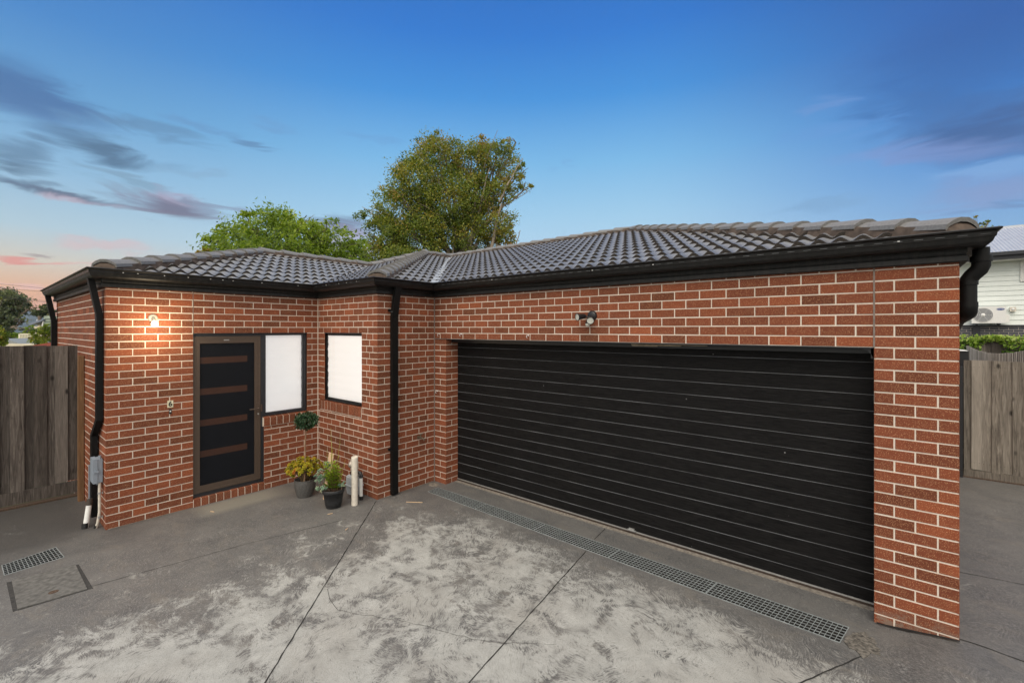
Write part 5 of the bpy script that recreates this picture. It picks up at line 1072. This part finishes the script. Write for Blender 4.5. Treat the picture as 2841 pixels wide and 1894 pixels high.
for c in [(20, 375, 60, 12, (84,110,132), .6, 1, 6), (110, 425, 50, 9, (100,124,146), .6, 1, -6), (230, 270, 70, 8, (92,128,168), .5, 1, 6), (430, 290, 60, 7, (104,146,192), .5), (300, 440, 60, 7, (132,150,170), .5, 1, 10), (90, 320, 50, 8, (88,116,146), .6, 1, 14), (440, 400, 70, 8, (132,166,196), .4, 1, -8), (560, 320, 60, 6, (100,142,186), .45, 1, 5), (60, 215, 170, 48, (68,100,152), .75, 1.0, 12), (240, 345, 110, 22, (76,104,132), .85, 1, 8), (340, 302, 130, 11, (98,136,172), .6), (40, 350, 80, 22, (92,122,150), .7), (90, 388, 60, 14, (86,112,135), .6), (30, 425, 70, 14, (90,114,138), .7),
          (300, 418, 80, 12, (120,150,172), .6, 1, 8), (150, 450, 110, 8, (88,98,120), .85), (180, 464, 70, 6, (190,165,178), .6), (390, 458, 60, 16, (168,150,172), .7), (400, 483, 90, 18, (104,96,118), .85, 1, 6), (320, 482, 90, 7, (120,112,132), .7), (520, 480, 100, 8, (128,136,160), .6, 1, -4), (460, 503, 60, 7, (120,118,138), .6),
          (250, 568, 80, 12, (216,184,184), .6), (60, 596, 80, 4, (228,130,116), .75, 1, 3), (160, 606, 90, 4, (228,176,168), .5), (60, 655, 80, 5, (240,190,180), .7, 1, 6), (100, 588, 40, 3, (150,130,130), .6), (590, 327, 24, 6, (94,132,172), .6), (620, 290, 60, 8, (108,152,200), .4), (780, 510, 60, 12, (104,122,150), .75), (790, 530, 70, 18, (128,122,150), .75), (800, 570, 60, 28, (188,166,192), .6),
          (850, 320, 60, 8, (106,156,208), .35), (2270, 300, 190, 48, (62,92,144), .85, 1.1, 8), (2150, 235, 170, 22, (66,112,172), .5, 1, 10), (2230, 130, 260, 100, (46,92,158), .5), (2130, 345, 190, 22, (128,152,206), .6, 1, 7), (2290, 385, 130, 16, (130,170,218), .6), (2290, 440, 150, 34, (132,152,196), .75), (2320, 475, 90, 12, (102,134,180), .6), (1880, 472, 80, 12, (122,162,200), .55), (1880, 245, 60, 10, (116,150,206), .45), (1290, 375, 14, 10, (112,160,210), .3), (1900, 300, 120, 14, (104,152,212), .4)]:
    grad = cloud(grad, *c)
sc_ = wn_('ShaderNodeVectorMath', operation='SCALE'); nt.links.new(grad, sc_.inputs[0]); sc_.inputs['Scale'].default_value = 7.3
ad = wn_('ShaderNodeVectorMath', operation='MULTIPLY_ADD'); nt.links.new(sky.outputs[0], ad.inputs[0]); ad.inputs[1].default_value = (.05, .05, .05); nt.links.new(sc_.outputs[0], ad.inputs[2])
bg = wn_('ShaderNodeBackground'); nt.links.new(ad.outputs[0], bg.inputs[0]); bg.inputs[1].default_value = .10
ow = wn_('ShaderNodeOutputWorld'); nt.links.new(bg.outputs[0], ow.inputs[0])

sl = bpy.data.lights.new('sun', 'SUN'); sl.energy = 1.6; sl.angle = math.radians(50); sl.color = (1, .90, .76)
so = bpy.data.objects.new('sun', sl); COL.objects.link(so)
sd_ = Vector((math.sin(SUN_AZ)*math.cos(SUN_EL), math.cos(SUN_AZ)*math.cos(SUN_EL), math.sin(SUN_EL)))
sd_ = Vector((.25, -.62, .74)).normalized()
so.rotation_euler = (-sd_).to_track_quat('-Z', 'Y').to_euler(); so.location = (4, -6, 10)
sky.sun_elevation = math.asin(sd_.z); sky.sun_rotation = math.atan2(sd_.x, sd_.y)

def haze():
    mb = MB(); mb.box(-5200, 5200, -5200, 5200, -90, 175); m = bpy.data.materials.new('air'); m.use_nodes = True; t = m.node_tree; t.nodes.clear()
    o = t.nodes.new('ShaderNodeOutputMaterial'); p = t.nodes.new('ShaderNodeVolumePrincipled'); t.links.new(p.outputs[0], o.inputs['Volume'])
    p.inputs['Color'].default_value = (.62, .74, .92, 1); p.inputs['Density'].default_value = HAZE; ob = mb.build('haze', m); tag(ob, kind='stuff')
HAZE = .00011
haze()
cam = bpy.data.cameras.new('camera'); cam.lens = 36*FOC/2841; cam.sensor_width = 36; cam.shift_y = (HY-947)/2841; cam.clip_end = 20000; cam.clip_start = .05
co = bpy.data.objects.new('camera', cam); COL.objects.link(co); co.location = CAM; co.rotation_euler = (math.pi/2, 0, TH); SC.camera = co
SC.view_settings.view_transform = 'Standard'; SC.view_settings.look = 'None'; SC.view_settings.gamma = 1; SC.view_settings.exposure = 0.47
SC.cycles.max_bounces = 8; SC.cycles.transparent_max_bounces = 8; SC.cycles.use_denoising = True
